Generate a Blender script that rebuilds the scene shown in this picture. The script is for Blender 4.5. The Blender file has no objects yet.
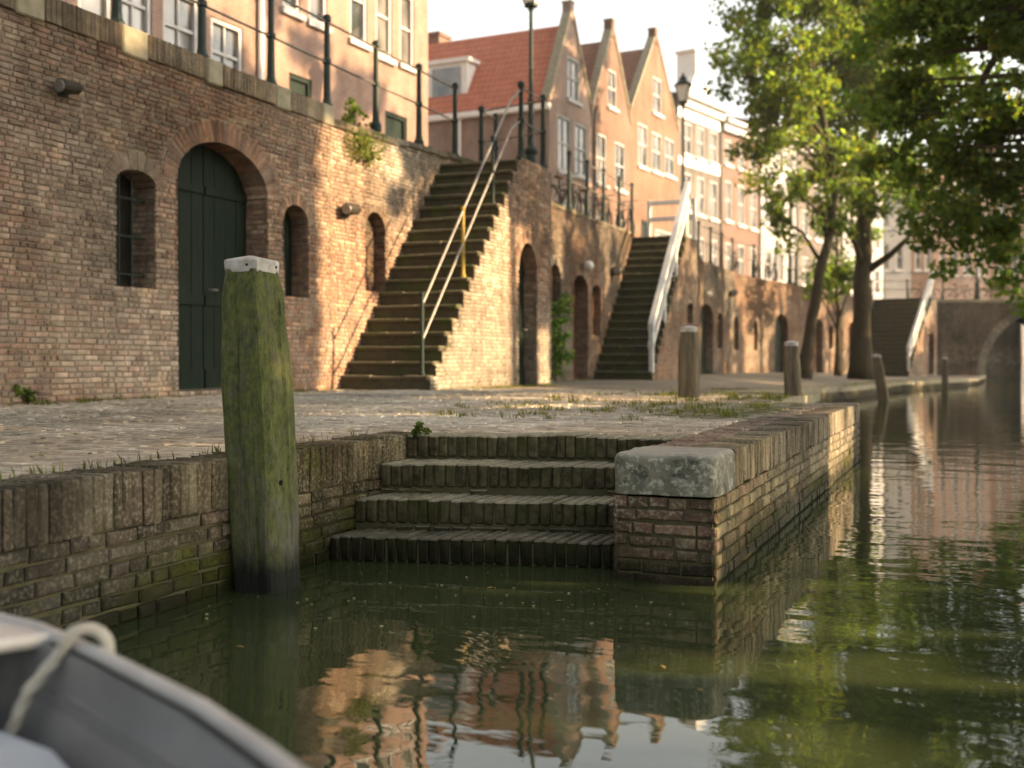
import bpy, math, random
import numpy as np
from mathutils import Vector, Matrix, noise as mnoise
random.seed(7); rng = np.random.default_rng(7)
sc = bpy.context.scene
COL = sc.collection
R = math.radians
# ------------------------------------------------------------------ view geometry (camera at the origin, eye 1 m above the water)
FPX, HX, HY, EYE = 1150.0, 512.0, 360.0, 1.0
YAW = math.atan(463/1150)
SA, CA = math.sin(YAW), math.cos(YAW)
def ray(px, py):
    k = (px-HX)/FPX
    return Vector((k*CA-SA, k*SA+CA, (HY-py)/FPX))
def onX(px, py, X):            # point of the wall plane x = X
    r = ray(px, py); t = X/r.x
    return Vector((X, r.y*t, EYE+r.z*t))
def atd(px, py, d):            # point at depth d
    r = ray(px, py)
    return Vector((r.x*d, r.y*d, EYE+r.z*d))
def onZ(px, py, z):
    return atd(px, py, FPX*(EYE-z)/(py-HY))
def online(px, P, D):          # intersection in plan of the sight line with the line P + s D ; returns s, depth
    r = ray(px, HY)
    den = r.x*D[1]-r.y*D[0]
    d = (P[0]*D[1]-P[1]*D[0])/den
    x, y = r.x*d-P[0], r.y*d-P[1]
    return x*D[0]+y*D[1], d
def sm(x, a, b):
    t = min(1, max(0, (x-a)/(b-a))); return t*t*(3-2*t)
def nz(x, y, z=0., s=1.): return mnoise.noise(Vector((x*s, y*s, z*s)))
# ------------------------------------------------------------------ materials
def new_mat(name):
    m = bpy.data.materials.new(name); m.use_nodes = True
    nt = m.node_tree; b = nt.nodes['Principled BSDF']
    return m, nt, b
def N(nt, t, **kw):
    n = nt.nodes.new(t)
    for k, v in kw.items():
        if k.startswith('i_'):
            n.inputs[k[2:].replace('_', ' ')].default_value = v
        else: setattr(n, k, v)
    return n
def L(nt, a, b): nt.links.new(a, b)
def mixc(nt, fac, a, b, mode='MIX'):
    n = nt.nodes.new('ShaderNodeMix'); n.data_type = 'RGBA'; n.blend_type = mode
    for s, v in ((n.inputs[0], fac), (n.inputs[6], a), (n.inputs[7], b)):
        if hasattr(v, 'is_output') or isinstance(v, bpy.types.NodeSocket): nt.links.new(v, s)
        elif isinstance(v, (int, float)): s.default_value = v
        else: s.default_value = (*v, 1) if len(v) == 3 else v
    return n.outputs[2]
def ramp(nt, src, stops):
    n = nt.nodes.new('ShaderNodeValToRGB'); e = n.color_ramp.elements
    while len(e) < len(stops): e.new(0.5)
    for el, (p, c) in zip(e, stops):
        el.position = p; el.color = (c, c, c, 1) if isinstance(c, (int, float)) else (*c, 1)
    nt.links.new(src, n.inputs[0]); return n.outputs[0]
def math_n(nt, op, a, b=None):
    n = nt.nodes.new('ShaderNodeMath'); n.operation = op
    for s, v in zip(n.inputs, (a, b)):
        if v is None: continue
        if isinstance(v, (int, float)): s.default_value = v
        else: nt.links.new(v, s)
    return n.outputs[0]
def noise_n(nt, vec, scale, detail=4, rough=.55):
    n = N(nt, 'ShaderNodeTexNoise'); n.inputs['Scale'].default_value = scale
    n.inputs['Detail'].default_value = detail; n.inputs['Roughness'].default_value = rough
    if vec is not None: nt.links.new(vec, n.inputs['Vector'])
    return n.outputs['Fac']
def pos(nt): return N(nt, 'ShaderNodeNewGeometry').outputs['Position']
def objc(nt): return N(nt, 'ShaderNodeTexCoord').outputs['Object']
def stretch(nt, v, s):
    n = N(nt, 'ShaderNodeMapping'); n.inputs['Scale'].default_value = s
    nt.links.new(v, n.inputs['Vector']); return n.outputs['Vector']
def bump(nt, b, h, strength=.3, dist=.01):
    n = N(nt, 'ShaderNodeBump'); n.inputs['Strength'].default_value = strength; n.inputs['Distance'].default_value = dist
    nt.links.new(h, n.inputs['Height']); nt.links.new(n.outputs['Normal'], b.inputs['Normal'])
def simple(name, c1, c2, scale=6, rough=.7, metal=0., bmp=.2, bdist=.005, st=None, local=False, spec=.12):
    m, nt, b = new_mat(name)
    v = objc(nt) if local else pos(nt)
    if st: v = stretch(nt, v, st)
    f = ramp(nt, noise_n(nt, v, scale, 6, .6), [(.3, 0.), (.7, 1.)])
    L(nt, mixc(nt, f, c1, c2), b.inputs['Base Color'])
    b.inputs['Roughness'].default_value = rough; b.inputs['Metallic'].default_value = metal
    b.inputs['Specular IOR Level'].default_value = spec
    if bmp: bump(nt, b, noise_n(nt, v, scale*5, 5, .65), bmp, bdist)
    return m
def colmat(name, rough=.9, moss=(.075, .085, .018), nscale=9, bscale=70, bstr=.5, bdist=.004, stain=.5, spec=.06, wet=False, updark=False, streak=.8, salt=False):
    """per-brick colour from the mesh, weathering noise, moss where the colour's alpha asks for it"""
    m, nt, b = new_mat(name)
    a = N(nt, 'ShaderNodeAttribute'); a.attribute_name = 'Col'
    p = pos(nt)
    n1 = noise_n(nt, p, nscale, 6, .65); n2 = noise_n(nt, p, 1.1, 5, .6); n3 = noise_n(nt, p, 55, 3, .6)
    f1 = ramp(nt, n1, [(.25, .5), (.75, 1.4)])
    c = mixc(nt, 1., a.outputs['Color'], f1, 'MULTIPLY')
    f2 = ramp(nt, n2, [(.3, 1-stain*.6), (.65, 1.12)])
    c = mixc(nt, 1., c, f2, 'MULTIPLY')
    lime = math_n(nt, 'MULTIPLY', ramp(nt, n3, [(.48, 0.), (.66, .75)]), ramp(nt, noise_n(nt, p, .55, 6, .7), [(.42, .12), (.64, 1.)]))
    c = mixc(nt, lime, c, (.42, .37, .28))
    stk = ramp(nt, noise_n(nt, stretch(nt, p, (2.6, 2.6, .22)), 1.6, 6, .68), [(.34, .55), (.58, 1.08)])
    c = mixc(nt, streak, c, mixc(nt, 1., c, stk, 'MULTIPLY'))
    if salt:
        sz = N(nt, 'ShaderNodeSeparateXYZ'); L(nt, p, sz.inputs[0])
        zz0 = math_n(nt, 'ADD', sz.outputs[2], math_n(nt, 'MULTIPLY', math_n(nt, 'SUBTRACT', n2, .5), 1.6))
        band = math_n(nt, 'MULTIPLY', ramp(nt, math_n(nt, 'MULTIPLY', zz0, .25), [(.13, .2), (.22, 1.), (.34, 1.), (.52, 0.)]), ramp(nt, noise_n(nt, p, 3.2, 7, .72), [(.46, 0.), (.64, .62)]))
        c = mixc(nt, band, c, (.36, .30, .235))
    pit = ramp(nt, noise_n(nt, p, 30, 4, .7), [(.28, .55), (.42, 0.)])
    c = mixc(nt, pit, c, (.03, .026, .02))
    nm = math_n(nt, 'ADD', math_n(nt, 'MULTIPLY', noise_n(nt, p, 5.5, 7, .7), 1.0), math_n(nt, 'SUBTRACT', a.outputs['Alpha'], .5))
    mk = ramp(nt, nm, [(.50, 0.), (.72, 1.)])
    mc = mixc(nt, ramp(nt, noise_n(nt, p, 40, 4, .6), [(.3, 0.), (.7, 1.)]), tuple(x*.5 for x in moss), tuple(x*1.5 for x in moss))
    c = mixc(nt, mk, c, mc)
    rg = rough
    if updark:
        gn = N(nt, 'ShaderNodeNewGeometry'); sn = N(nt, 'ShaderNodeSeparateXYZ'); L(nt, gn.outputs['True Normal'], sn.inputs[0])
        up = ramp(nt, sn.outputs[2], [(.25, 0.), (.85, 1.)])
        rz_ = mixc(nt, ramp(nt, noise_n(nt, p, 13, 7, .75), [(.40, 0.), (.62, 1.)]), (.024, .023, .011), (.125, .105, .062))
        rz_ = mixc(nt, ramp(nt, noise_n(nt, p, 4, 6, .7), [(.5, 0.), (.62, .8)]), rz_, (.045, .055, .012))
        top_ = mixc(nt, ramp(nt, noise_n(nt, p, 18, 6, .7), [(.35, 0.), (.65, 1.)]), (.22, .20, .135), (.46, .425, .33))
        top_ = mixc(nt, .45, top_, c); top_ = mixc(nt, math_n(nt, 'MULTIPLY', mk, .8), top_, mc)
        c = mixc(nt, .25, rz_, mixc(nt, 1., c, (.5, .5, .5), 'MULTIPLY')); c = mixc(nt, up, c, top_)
    if wet:
        z = N(nt, 'ShaderNodeSeparateXYZ'); L(nt, p, z.inputs[0])
        zz = math_n(nt, 'ADD', z.outputs[2], math_n(nt, 'MULTIPLY', math_n(nt, 'SUBTRACT', n1, .5), .14))
        w = ramp(nt, zz, [(.03, 1.), (.24, 0.)])
        c = mixc(nt, math_n(nt, 'MULTIPLY', w, .86), c, (.008, .009, .005))
        rr = math_n(nt, 'SUBTRACT', rough, math_n(nt, 'MULTIPLY', w, .5)); L(nt, rr, b.inputs['Roughness'])
    else: b.inputs['Roughness'].default_value = rough
    L(nt, c, b.inputs['Base Color']); b.inputs['Specular IOR Level'].default_value = spec
    bump(nt, b, noise_n(nt, p, bscale, 5, .7), bstr, bdist)
    return m
def house_brick(name, c1, c2, cm):
    m, nt, b = new_mat(name)
    s = N(nt, 'ShaderNodeSeparateXYZ'); L(nt, objc(nt), s.inputs[0])
    cmb = N(nt, 'ShaderNodeCombineXYZ'); L(nt, math_n(nt, 'ADD', s.outputs[0], s.outputs[1]), cmb.inputs[0]); L(nt, s.outputs[2], cmb.inputs[1])
    t = N(nt, 'ShaderNodeTexBrick'); L(nt, cmb.outputs[0], t.inputs['Vector'])
    t.inputs['Scale'].default_value = 1; t.inputs['Brick Width'].default_value = .22; t.inputs['Row Height'].default_value = .065
    t.inputs['Mortar Size'].default_value = .012; t.inputs['Color1'].default_value = (*c1, 1); t.inputs['Color2'].default_value = (*c2, 1); t.inputs['Mortar'].default_value = (*cm, 1)
    f = ramp(nt, noise_n(nt, stretch(nt, objc(nt), (1, 1, .45)), 1.3, 7, .68), [(.3, .55), (.7, 1.2)])
    b.inputs['Specular IOR Level'].default_value = .1
    L(nt, mixc(nt, 1., t.outputs['Color'], f, 'MULTIPLY'), b.inputs['Base Color']); b.inputs['Roughness'].default_value = .9
    bump(nt, b, t.outputs['Fac'], -.3, .01)
    return m
def tile_mat(name, c1, c2):
    m, nt, b = new_mat(name)
    o = objc(nt)
    s = N(nt, 'ShaderNodeSeparateXYZ'); L(nt, o, s.inputs[0])
    w = math_n(nt, 'FRACT', math_n(nt, 'MULTIPLY', s.outputs[2], 4.2))
    u = math_n(nt, 'FRACT', math_n(nt, 'MULTIPLY', s.outputs[1], 4.5))
    f = ramp(nt, noise_n(nt, o, 3.5, 6, .7), [(.3, 0.), (.7, 1.)])
    c = mixc(nt, f, c1, c2)
    sh = math_n(nt, 'MULTIPLY', ramp(nt, w, [(0., .45), (.25, 1.), (1., 1.)]), ramp(nt, u, [(0., .75), (.3, 1.05), (1., .95)]))
    L(nt, mixc(nt, 1., c, sh, 'MULTIPLY'), b.inputs['Base Color']); b.inputs['Roughness'].default_value = .85
    bump(nt, b, math_n(nt, 'ADD', w, u), .5, .04)
    return m
def leaf_mat(name, trans=.58):
    m, nt, b = new_mat(name); out = nt.nodes['Material Output']
    a = N(nt, 'ShaderNodeAttribute'); a.attribute_name = 'Col'
    p = pos(nt)
    c = mixc(nt, 1., a.outputs['Color'], ramp(nt, noise_n(nt, p, 1.3, 4, .6), [(.3, .6), (.7, 1.35)]), 'MULTIPLY')
    L(nt, c, b.inputs['Base Color']); b.inputs['Roughness'].default_value = .55; b.inputs['Specular IOR Level'].default_value = .2
    t = N(nt, 'ShaderNodeBsdfTranslucent'); L(nt, mixc(nt, 1., c, (1.5, 1.65, .6), 'MULTIPLY'), t.inputs['Color'])
    mx = N(nt, 'ShaderNodeMixShader'); mx.inputs[0].default_value = trans
    L(nt, b.outputs[0], mx.inputs[1]); L(nt, t.outputs[0], mx.inputs[2]); L(nt, mx.outputs[0], out.inputs[0])
    return m
M = {}
M['brick'] = colmat('old_brick', salt=True)
M['quay'] = colmat('wet_quay_brick', wet=True, moss=(.075, .08, .016), stain=1.15, nscale=6)
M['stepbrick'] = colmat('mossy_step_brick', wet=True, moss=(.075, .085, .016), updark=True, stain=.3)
M['pave'] = colmat('clinker_paving', streak=0., rough=.85, moss=(.09, .095, .03), stain=.35)
M['mortar'] = simple('lime_mortar', (.27, .215, .155), (.15, .12, .09), 7, .95, bmp=.5)
M['dmortar'] = simple('dark_mossy_mortar', (.11, .1, .06), (.05, .05, .022), 7, .95, bmp=.5)
M['pmortar'] = simple('paving_joint', (.20, .175, .11), (.12, .12, .055), 5, .95, bmp=.5)
M['stone'] = simple('weathered_stone', (.34, .30, .22), (.19, .175, .12), 7, .9, bmp=.4)
M['step'] = simple('worn_stair_stone', (.10, .088, .055), (.045, .045, .025), 5, .9, bmp=.5, bdist=.01)
M['iron'] = simple('green_black_iron', (.010, .022, .018), (.02, .034, .027), 9, .5, .0, .15, spec=.25)
M['galv'] = simple('galvanised_pipe', (.30, .29, .27), (.20, .19, .175), 14, .5, .5, .1)
M['yellow'] = simple('worn_yellow_paint', (.42, .30, .06), (.22, .17, .06), 12, .6)
M['white'] = simple('white_paint', (.78, .76, .72), (.68, .65, .6), 5, .6, bmp=.1)
M['whitewood'] = simple('worn_white_timber', (.72, .71, .68), (.5, .49, .45), 4, .7, st=(8, 8, 1))
M['door'] = simple('dark_green_door_paint', (.007, .014, .010), (.014, .022, .015), 3, .5, st=(6, 6, .6), bmp=.3)
M['dark'] = simple('dark_interior', (.01, .01, .009), (.02, .018, .015), 4, .9)
M['brown'] = simple('brown_door_paint', (.10, .05, .03), (.07, .035, .022), 3, .6)
M['bark'] = simple('tree_bark', (.10, .078, .05), (.045, .04, .026), 6, .95, st=(3, 3, .6), bmp=.8, bdist=.03)
M['leaf'] = leaf_mat('tree_leaf')
M['darkleaf'] = leaf_mat('shaded_leaf', .3)
M['tile'] = tile_mat('red_roof_tiles', (.50, .175, .10), (.34, .11, .065))
M['tile2'] = tile_mat('brown_roof_tiles', (.26, .13, .08), (.17, .09, .06))
M['slate'] = tile_mat('grey_roof_slates', (.16, .17, .19), (.11, .12, .13))
M['black'] = simple('black_rubber', (.012, .012, .012), (.02, .02, .02), 9, .6)
def pane_mat():
    m, nt, b = new_mat('window_glass')
    f = ramp(nt, noise_n(nt, stretch(nt, pos(nt), (1, 1, .7)), 1.1, 3, .5), [(.35, 0.), (.65, 1.)])
    L(nt, mixc(nt, f, (.025, .028, .028), (.20, .18, .16)), b.inputs['Base Color'])
    b.inputs['Roughness'].default_value = .08; b.inputs['Specular IOR Level'].default_value = .9
    return m
M['pane'] = pane_mat()
def plain(name, c, rough=.5, metal=0.):
    return simple(name, c, tuple(x*.8 for x in c), 8, rough, metal, .1)
# ------------------------------------------------------------------ mesh builder
class MB:
    def __init__(s): s.v = []; s.f = []; s.m = []; s.c = []
    def add(s, verts, faces, mat=0, col=(1, 1, 1, 0)):
        o = len(s.v); s.v.extend([tuple(p) for p in verts])
        s.c.extend([col if len(col) == 4 else (*col, 0.)]*len(verts))
        for f in faces: s.f.append([o+i for i in f]); s.m.append(mat)
    def quad(s, a, b, c, d, mat=0, col=(1, 1, 1, 0)): s.add([a, b, c, d], [(0, 1, 2, 3)], mat, col)
    def hexa(s, p, mat=0, col=(1, 1, 1, 0)):   # 8 corners: bottom ring 0-3 ccw, top ring 4-7
        s.add(p, [(3, 2, 1, 0), (4, 5, 6, 7), (0, 1, 5, 4), (1, 2, 6, 5), (2, 3, 7, 6), (3, 0, 4, 7)], mat, col)
    def box(s, x0, x1, y0, y1, z0, z1, mat=0, col=(1, 1, 1, 0)):
        s.hexa([(x0, y0, z0), (x1, y0, z0), (x1, y1, z0), (x0, y1, z0), (x0, y0, z1), (x1, y0, z1), (x1, y1, z1), (x0, y1, z1)], mat, col)
    def bbox(s, x0, x1, y0, y1, z0, z1, b=.008, mat=0, col=(1, 1, 1, 0), j=0.):
        """box with bevelled edges, optionally with worn corners"""
        vs = []; idx = {}
        lo = (x0, y0, z0); hi = (x1, y1, z1)
        bb = [min(b, .45*(hi[k]-lo[k])) for k in range(3)]
        for cx in (0, 1):
            for cy in (0, 1):
                for cz in (0, 1):
                    c = [(lo, hi)[k_][a] for a, k_ in enumerate((cx, cy, cz))]
                    jj = [random.uniform(-j, j) for _ in range(3)] if j else (0, 0, 0)
                    for ax in range(3):
                        p = [c[a]+jj[a] for a in range(3)]
                        for a in range(3):
                            if a != ax: p[a] += bb[a]*(1 if (cx, cy, cz)[a] == 0 else -1)
                        idx[(cx, cy, cz, ax)] = len(vs); vs.append(p)
        fs = []
        for ax in range(3):
            a1, a2 = (ax+1) % 3, (ax+2) % 3
            for sd in (0, 1):
                def key(u, w):
                    k = [0, 0, 0]; k[ax] = sd; k[a1] = u; k[a2] = w; return idx[(*k, ax)]
                q = [key(0, 0), key(1, 0), key(1, 1), key(0, 1)]
                fs.append(q if sd else q[::-1])
        for ax in range(3):
            a1, a2 = (ax+1) % 3, (ax+2) % 3
            for u in (0, 1):
                for w in (0, 1):
                    def k2(t, fa):
                        k = [0, 0, 0]; k[ax] = t; k[a1] = u; k[a2] = w; return idx[(*k, fa)]
                    q = [k2(0, a1), k2(1, a1), k2(1, a2), k2(0, a2)]
                    fs.append(q if (u ^ w) else q[::-1])
        for cx in (0, 1):
            for cy in (0, 1):
                for cz in (0, 1):
                    q = [idx[(cx, cy, cz, a)] for a in range(3)]
                    fs.append(q if (cx+cy+cz) % 2 else q[::-1])
        s.add(vs, fs, mat, col)
    def tube(s, pts, rad, n=8, mat=0, col=(1, 1, 1, 0), cap=True):
        pts = [Vector(p) for p in pts]; k = len(pts)
        if not hasattr(rad, '__len__'): rad = [rad]*k
        o = len(s.v); ref = None; vs = []; fs = []
        for i, p in enumerate(pts):
            t = (pts[min(i+1, k-1)]-pts[max(i-1, 0)]).normalized()
            if ref is None:
                ref = Vector((0, 0, 1)) if abs(t.z) < .9 else Vector((1, 0, 0))
            a = (ref-t*ref.dot(t)).normalized(); b = t.cross(a); ref = a
            for q in range(n):
                an = 2*math.pi*q/n
                vs.append(p+(a*math.cos(an)+b*math.sin(an))*rad[i])
        for i in range(k-1):
            for q in range(n):
                fs.append((i*n+q, i*n+(q+1) % n, (i+1)*n+(q+1) % n, (i+1)*n+q))
        if cap: fs.append(tuple(range(n))[::-1]); fs.append(tuple((k-1)*n+q for q in range(n)))
        s.add(vs, fs, mat, col)
    def lathe(s, prof, o=(0, 0, 0), n=12, mat=0, col=(1, 1, 1, 0)):
        vs = []; fs = []
        for r, z in prof:
            for q in range(n):
                a = 2*math.pi*q/n; vs.append((o[0]+r*math.cos(a), o[1]+r*math.sin(a), o[2]+z))
        for i in range(len(prof)-1):
            for q in range(n): fs.append((i*n+q, i*n+(q+1) % n, (i+1)*n+(q+1) % n, (i+1)*n+q))
        fs.append(tuple(range(n))[::-1]); fs.append(tuple((len(prof)-1)*n+q for q in range(n)))
        s.add(vs, fs, mat, col)
    def torus(s, c, axis, R_, r, n=20, k=6, mat=0, col=(1, 1, 1, 0)):
        c = Vector(c); ax = Vector(axis).normalized()
        a = ax.orthogonal().normalized(); b = ax.cross(a)
        vs = []; fs = []
        for i in range(n):
            t = 2*math.pi*i/n; d = a*math.cos(t)+b*math.sin(t)
            for q in range(k):
                u = 2*math.pi*q/k; vs.append(c+d*(R_+r*math.cos(u))+ax*(r*math.sin(u)))
        for i in range(n):
            for q in range(k):
                fs.append((i*k+q, i*k+(q+1) % k, ((i+1) % n)*k+(q+1) % k, ((i+1) % n)*k+q))
        s.add(vs, fs, mat, col)
    def build(s, name, mats, parent=None, smooth=False, loc=None):
        me = bpy.data.meshes.new(name); me.from_pydata(s.v, [], s.f)
        if not isinstance(mats, (list, tuple)): mats = [mats]
        for m in mats: me.materials.append(m)
        me.polygons.foreach_set('material_index', np.array(s.m, dtype=np.int32))
        at = me.color_attributes.new('Col', 'FLOAT_COLOR', 'POINT')
        at.data.foreach_set('color', np.array(s.c, dtype=np.float32).ravel())
        if smooth: me.polygons.foreach_set('use_smooth', np.ones(len(s.f), dtype=bool))
        me.update()
        o = bpy.data.objects.new(name, me); COL.objects.link(o)
        if parent is not None: o.parent = parent
        if loc is not None: o.location = loc
        return o
def tag(o, label=None, cat=None, group=None, kind=None):
    if label: o['label'] = label
    if cat: o['category'] = cat
    if group: o['group'] = group
    if kind: o['kind'] = kind
    return o
def thing(name, label, cat, loc=(0, 0, 0), rz=0., group=None):
    o = bpy.data.objects.new(name, None); COL.objects.link(o); o.empty_display_size = .2
    o.location = loc; o.rotation_euler = (0, 0, rz)
    return tag(o, label, cat, group)
def copy_tree(o, loc=None, rz=None, label=None, parent=None):
    c = o.copy(); COL.objects.link(c)
    if parent is not None: c.parent = parent
    for ch in list(o.children): copy_tree(ch, parent=c)
    if loc is not None: c.location = loc
    if rz is not None: c.rotation_euler = (0, 0, rz)
    if label: c['label'] = label
    return c
# ------------------------------------------------------------------ brickwork
PAL = [(.30, .155, .098), (.25, .13, .088), (.34, .20, .125), (.20, .11, .08), (.38, .25, .165), (.27, .185, .13), (.32, .17, .115), (.23, .155, .115)]
QPAL = [(.155, .118, .06), (.12, .095, .048), (.18, .14, .075), (.10, .082, .043), (.155, .105, .062), (.20, .165, .095)]
PPAL = [(.44, .365, .275), (.40, .325, .24), (.47, .395, .30), (.37, .30, .22), (.43, .34, .25), (.50, .42, .325)]
def bcol(pal, p, k=1., moss=0., sp=.8):
    c = random.choice(pal); w = (1+.45*nz(p[0], p[1], p[2], .45)+.35*nz(p[0]+9, p[1], p[2], sp*1.7))*random.uniform(.88, 1.13)*k
    g = nz(p[0]+31, p[1]+7, p[2], .35)
    gr = sum(c)/3*1.05
    t = min(.85, max(0, g*1.2+.40))
    c = tuple((a*(1-t)+gr*b*t)*w for a, b in zip(c, (1.08, 1., .84)))
    return (*c, moss)
def one_brick(mb, o, U, V, Nn, u0, u1, v0, v1, h, col, j=.004, ch=.007, mat=0, dp=.02):
    r = random.uniform
    q = [(u0, v0), (u1, v0), (u1, v1), (u0, v1)]
    out = [(a+r(-j, j), b+r(-j, j)) for a, b in q]
    cu, cv = (u0+u1)/2, (v0+v1)/2
    vs = []
    for a, b in out: vs.append(o+U*a+V*b-Nn*dp)
    for a, b in out: vs.append(o+U*a+V*b+Nn*(h-ch))
    for a, b in out:
        a2 = a+(ch if a < cu else -ch); b2 = b+(ch if b < cv else -ch)
        vs.append(o+U*a2+V*b2+Nn*(h+r(-.0015, .0015)))
    mb.add(vs, [(8, 9, 10, 11)]+[(i, (i+1) % 4, 4+(i+1) % 4, 4+i) for i in range(4)]+[(4+i, 4+(i+1) % 4, 8+(i+1) % 4, 8+i) for i in range(4)], mat, col)
def panel(mb, o, U, V, ulen, vlen, holes=None, bl=.21, bh=.053, m=.012, pal=PAL, k=1., mossf=None, simp=False, seed=0, vtop=None, mm=1, hj=.003, kf=None, hmode=True, jit=True, wav=.007):
    """courses of bricks over a mortar bed; holes(v0,v1)->[(a,b)] are left open; vtop(u) cuts a sloping top"""
    U = Vector(U).normalized(); V = Vector(V).normalized(); Nn = U.cross(V); o = Vector(o)
    ch = bh+m; n = max(1, int(round(vlen/ch))); ch = vlen/n; bh = ch-m
    for i in range(n):
        v0 = i*ch; v1 = v0+bh
        iv = [(0., ulen)]
        for a, b in (holes(v0, v1) if holes else []):
            nv = []
            for x, y in iv:
                if b <= x or a >= y: nv.append((x, y)); continue
                if a > x: nv.append((x, a))
                if b < y: nv.append((b, y))
            iv = nv
        off = (bl+m)*((i % 2)*.5+.13*math.sin(i*1.7))
        for x, y in iv:
            if vtop:
                # keep only the stretch whose top lies under the sloping edge
                while x < y and vtop(x) < v1: x += .03
                while y > x and vtop(y) < v1: y -= .03
            if y-x < .015: continue
            ns = max(1, int((y-x)/.6))
            for q_ in range(ns):
                xa, xb = x+(y-x)*q_/ns, x+(y-x)*(q_+1)/ns
                mb.quad(o+U*xa+V*(v0-m)-Nn*.015, o+U*xb+V*(v0-m)-Nn*.015, o+U*xb+V*v1-Nn*.015, o+U*xa+V*v1-Nn*.015, mm)
            u = math.floor((x-off)/(bl+m))*(bl+m)+off
            while u < y:
                full = bl*random.uniform(.82, 1.04) if jit else bl
                segs = [(u, u+full)]
                if hmode and random.random() < .3: segs = [(u, u+full/2-m/2), (u+full/2+m/2, u+full)]
                for a, b in segs:
                    a = max(a, x); b = min(b, y)
                    if b-a > .02:
                        p = o+U*((a+b)/2)+V*v0
                        c = bcol(pal, p, k*(kf(p) if kf else 1.), mossf(p) if mossf else 0.)
                        h = random.uniform(-hj, hj)-(.008 if random.random() < .03 else 0)
                        dv = wav*nz((a+b)/2*.9, v0*.6, 7)+.5*wav*nz(a*2.6, v0*2, 3); w0, w1 = v0+dv+random.uniform(-.002, .002), v1+dv+random.uniform(-.002, .002)
                        if simp:
                            mb.quad(o+U*a+V*w0+Nn*h, o+U*b+V*w0+Nn*h, o+U*b+V*w1+Nn*h, o+U*a+V*w1+Nn*h, 0, c)
                        else: one_brick(mb, o, U, V, Nn, a, b, w0, w1, h, c)
                u += full+m
class Opening:
    """arched opening in wall coordinates: u0..u1, sill v0, springing vs, rise"""
    def __init__(s, u0, u1, v0, vt, rise, ring=.2, depth=.33):
        s.u0, s.u1, s.v0, s.vs, s.rise, s.ring, s.depth = u0, u1, v0, vt-rise, rise, ring, depth
        s.c = (u0+u1)/2; s.hw = (u1-u0)/2
    def hole(s, a, b):
        v = (a+b)/2
        if v < s.v0: return []
        if v < s.vs: return [(s.u0, s.u1)]
        t = (v-s.vs)/(s.rise+s.ring)
        if t >= 1: return []
        w = (s.hw+s.ring)*math.sqrt(1-t*t); return [(s.c-w, s.c+w)]
    def top(s, u):
        t = (u-s.c)/s.hw; return s.vs+s.rise*math.sqrt(max(0, 1-t*t))
    def outline(s, n=16):
        return [(s.u0, s.v0)]+[(s.c-s.hw*math.cos(math.pi*i/n), s.vs+s.rise*math.sin(math.pi*i/n)) for i in range(n+1)]+[(s.u1, s.v0)]
    def masonry(s, mb, o, U, V, pal=PAL, k=1.):
        U = Vector(U); V = Vector(V); Nn = U.cross(V); o = Vector(o)
        per = math.pi*(s.hw+s.rise)/2*1.05; n = max(7, int(per/.072))
        def E(a, e): return o+U*(s.c-(s.hw+e)*math.cos(a))+V*(s.vs+(s.rise+e)*math.sin(a))
        for i in range(n):
            a, b = math.pi*(i+.08)/n, math.pi*(i+.92)/n
            h = random.uniform(0, .006); g = s.ring*random.uniform(.94, 1.03)
            p = [E(a, 0), E(b, 0), E(b, g), E(a, g)]
            mb.hexa([q-Nn*s.depth for q in p]+[q+Nn*h for q in p], 0, bcol(pal, p[0], k*.92))
            a, b = math.pi*i/n, math.pi*(i+1)/n
            mb.quad(E(a, .006), E(b, .006), E(b, s.ring+.03)-Nn*.01, E(a, s.ring+.03)-Nn*.01, 1)
            mb.quad(E(a, .004)-Nn*.004, E(a, .004)-Nn*s.depth, E(b, .004)-Nn*s.depth, E(b, .004)-Nn*.004, 1)
        # jambs and sill
        panel(mb, o+U*s.u0+V*s.v0, -Nn, V, s.depth, s.vs-s.v0, pal=pal, k=k, simp=True)
        panel(mb, o+U*s.u1+V*s.v0-Nn*s.depth, Nn, V, s.depth, s.vs-s.v0, pal=pal, k=k, simp=True)
        mb.quad(o+U*s.u0+V*s.v0-Nn*s.depth, o+U*s.u0+V*s.v0, o+U*s.u1+V*s.v0, o+U*s.u1+V*s.v0-Nn*s.depth, 1)
    def back(s, o, U, V, name, mats, parent, dep=None, thick=.05):
        U = Vector(U); V = Vector(V); Nn = U.cross(V); o = Vector(o)-Nn*(dep if dep else s.depth)
        ol = s.outline(); mb = MB()
        f = [o+U*a+V*b for a, b in ol]; k = len(f)
        mb.add(f+[p-Nn*thick for p in f], [tuple(range(k))[::-1], tuple(range(k, 2*k))], 0)
        mb.f[-2] = mb.f[-2][::-1]; 
        return mb.build(name, mats, parent)
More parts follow.
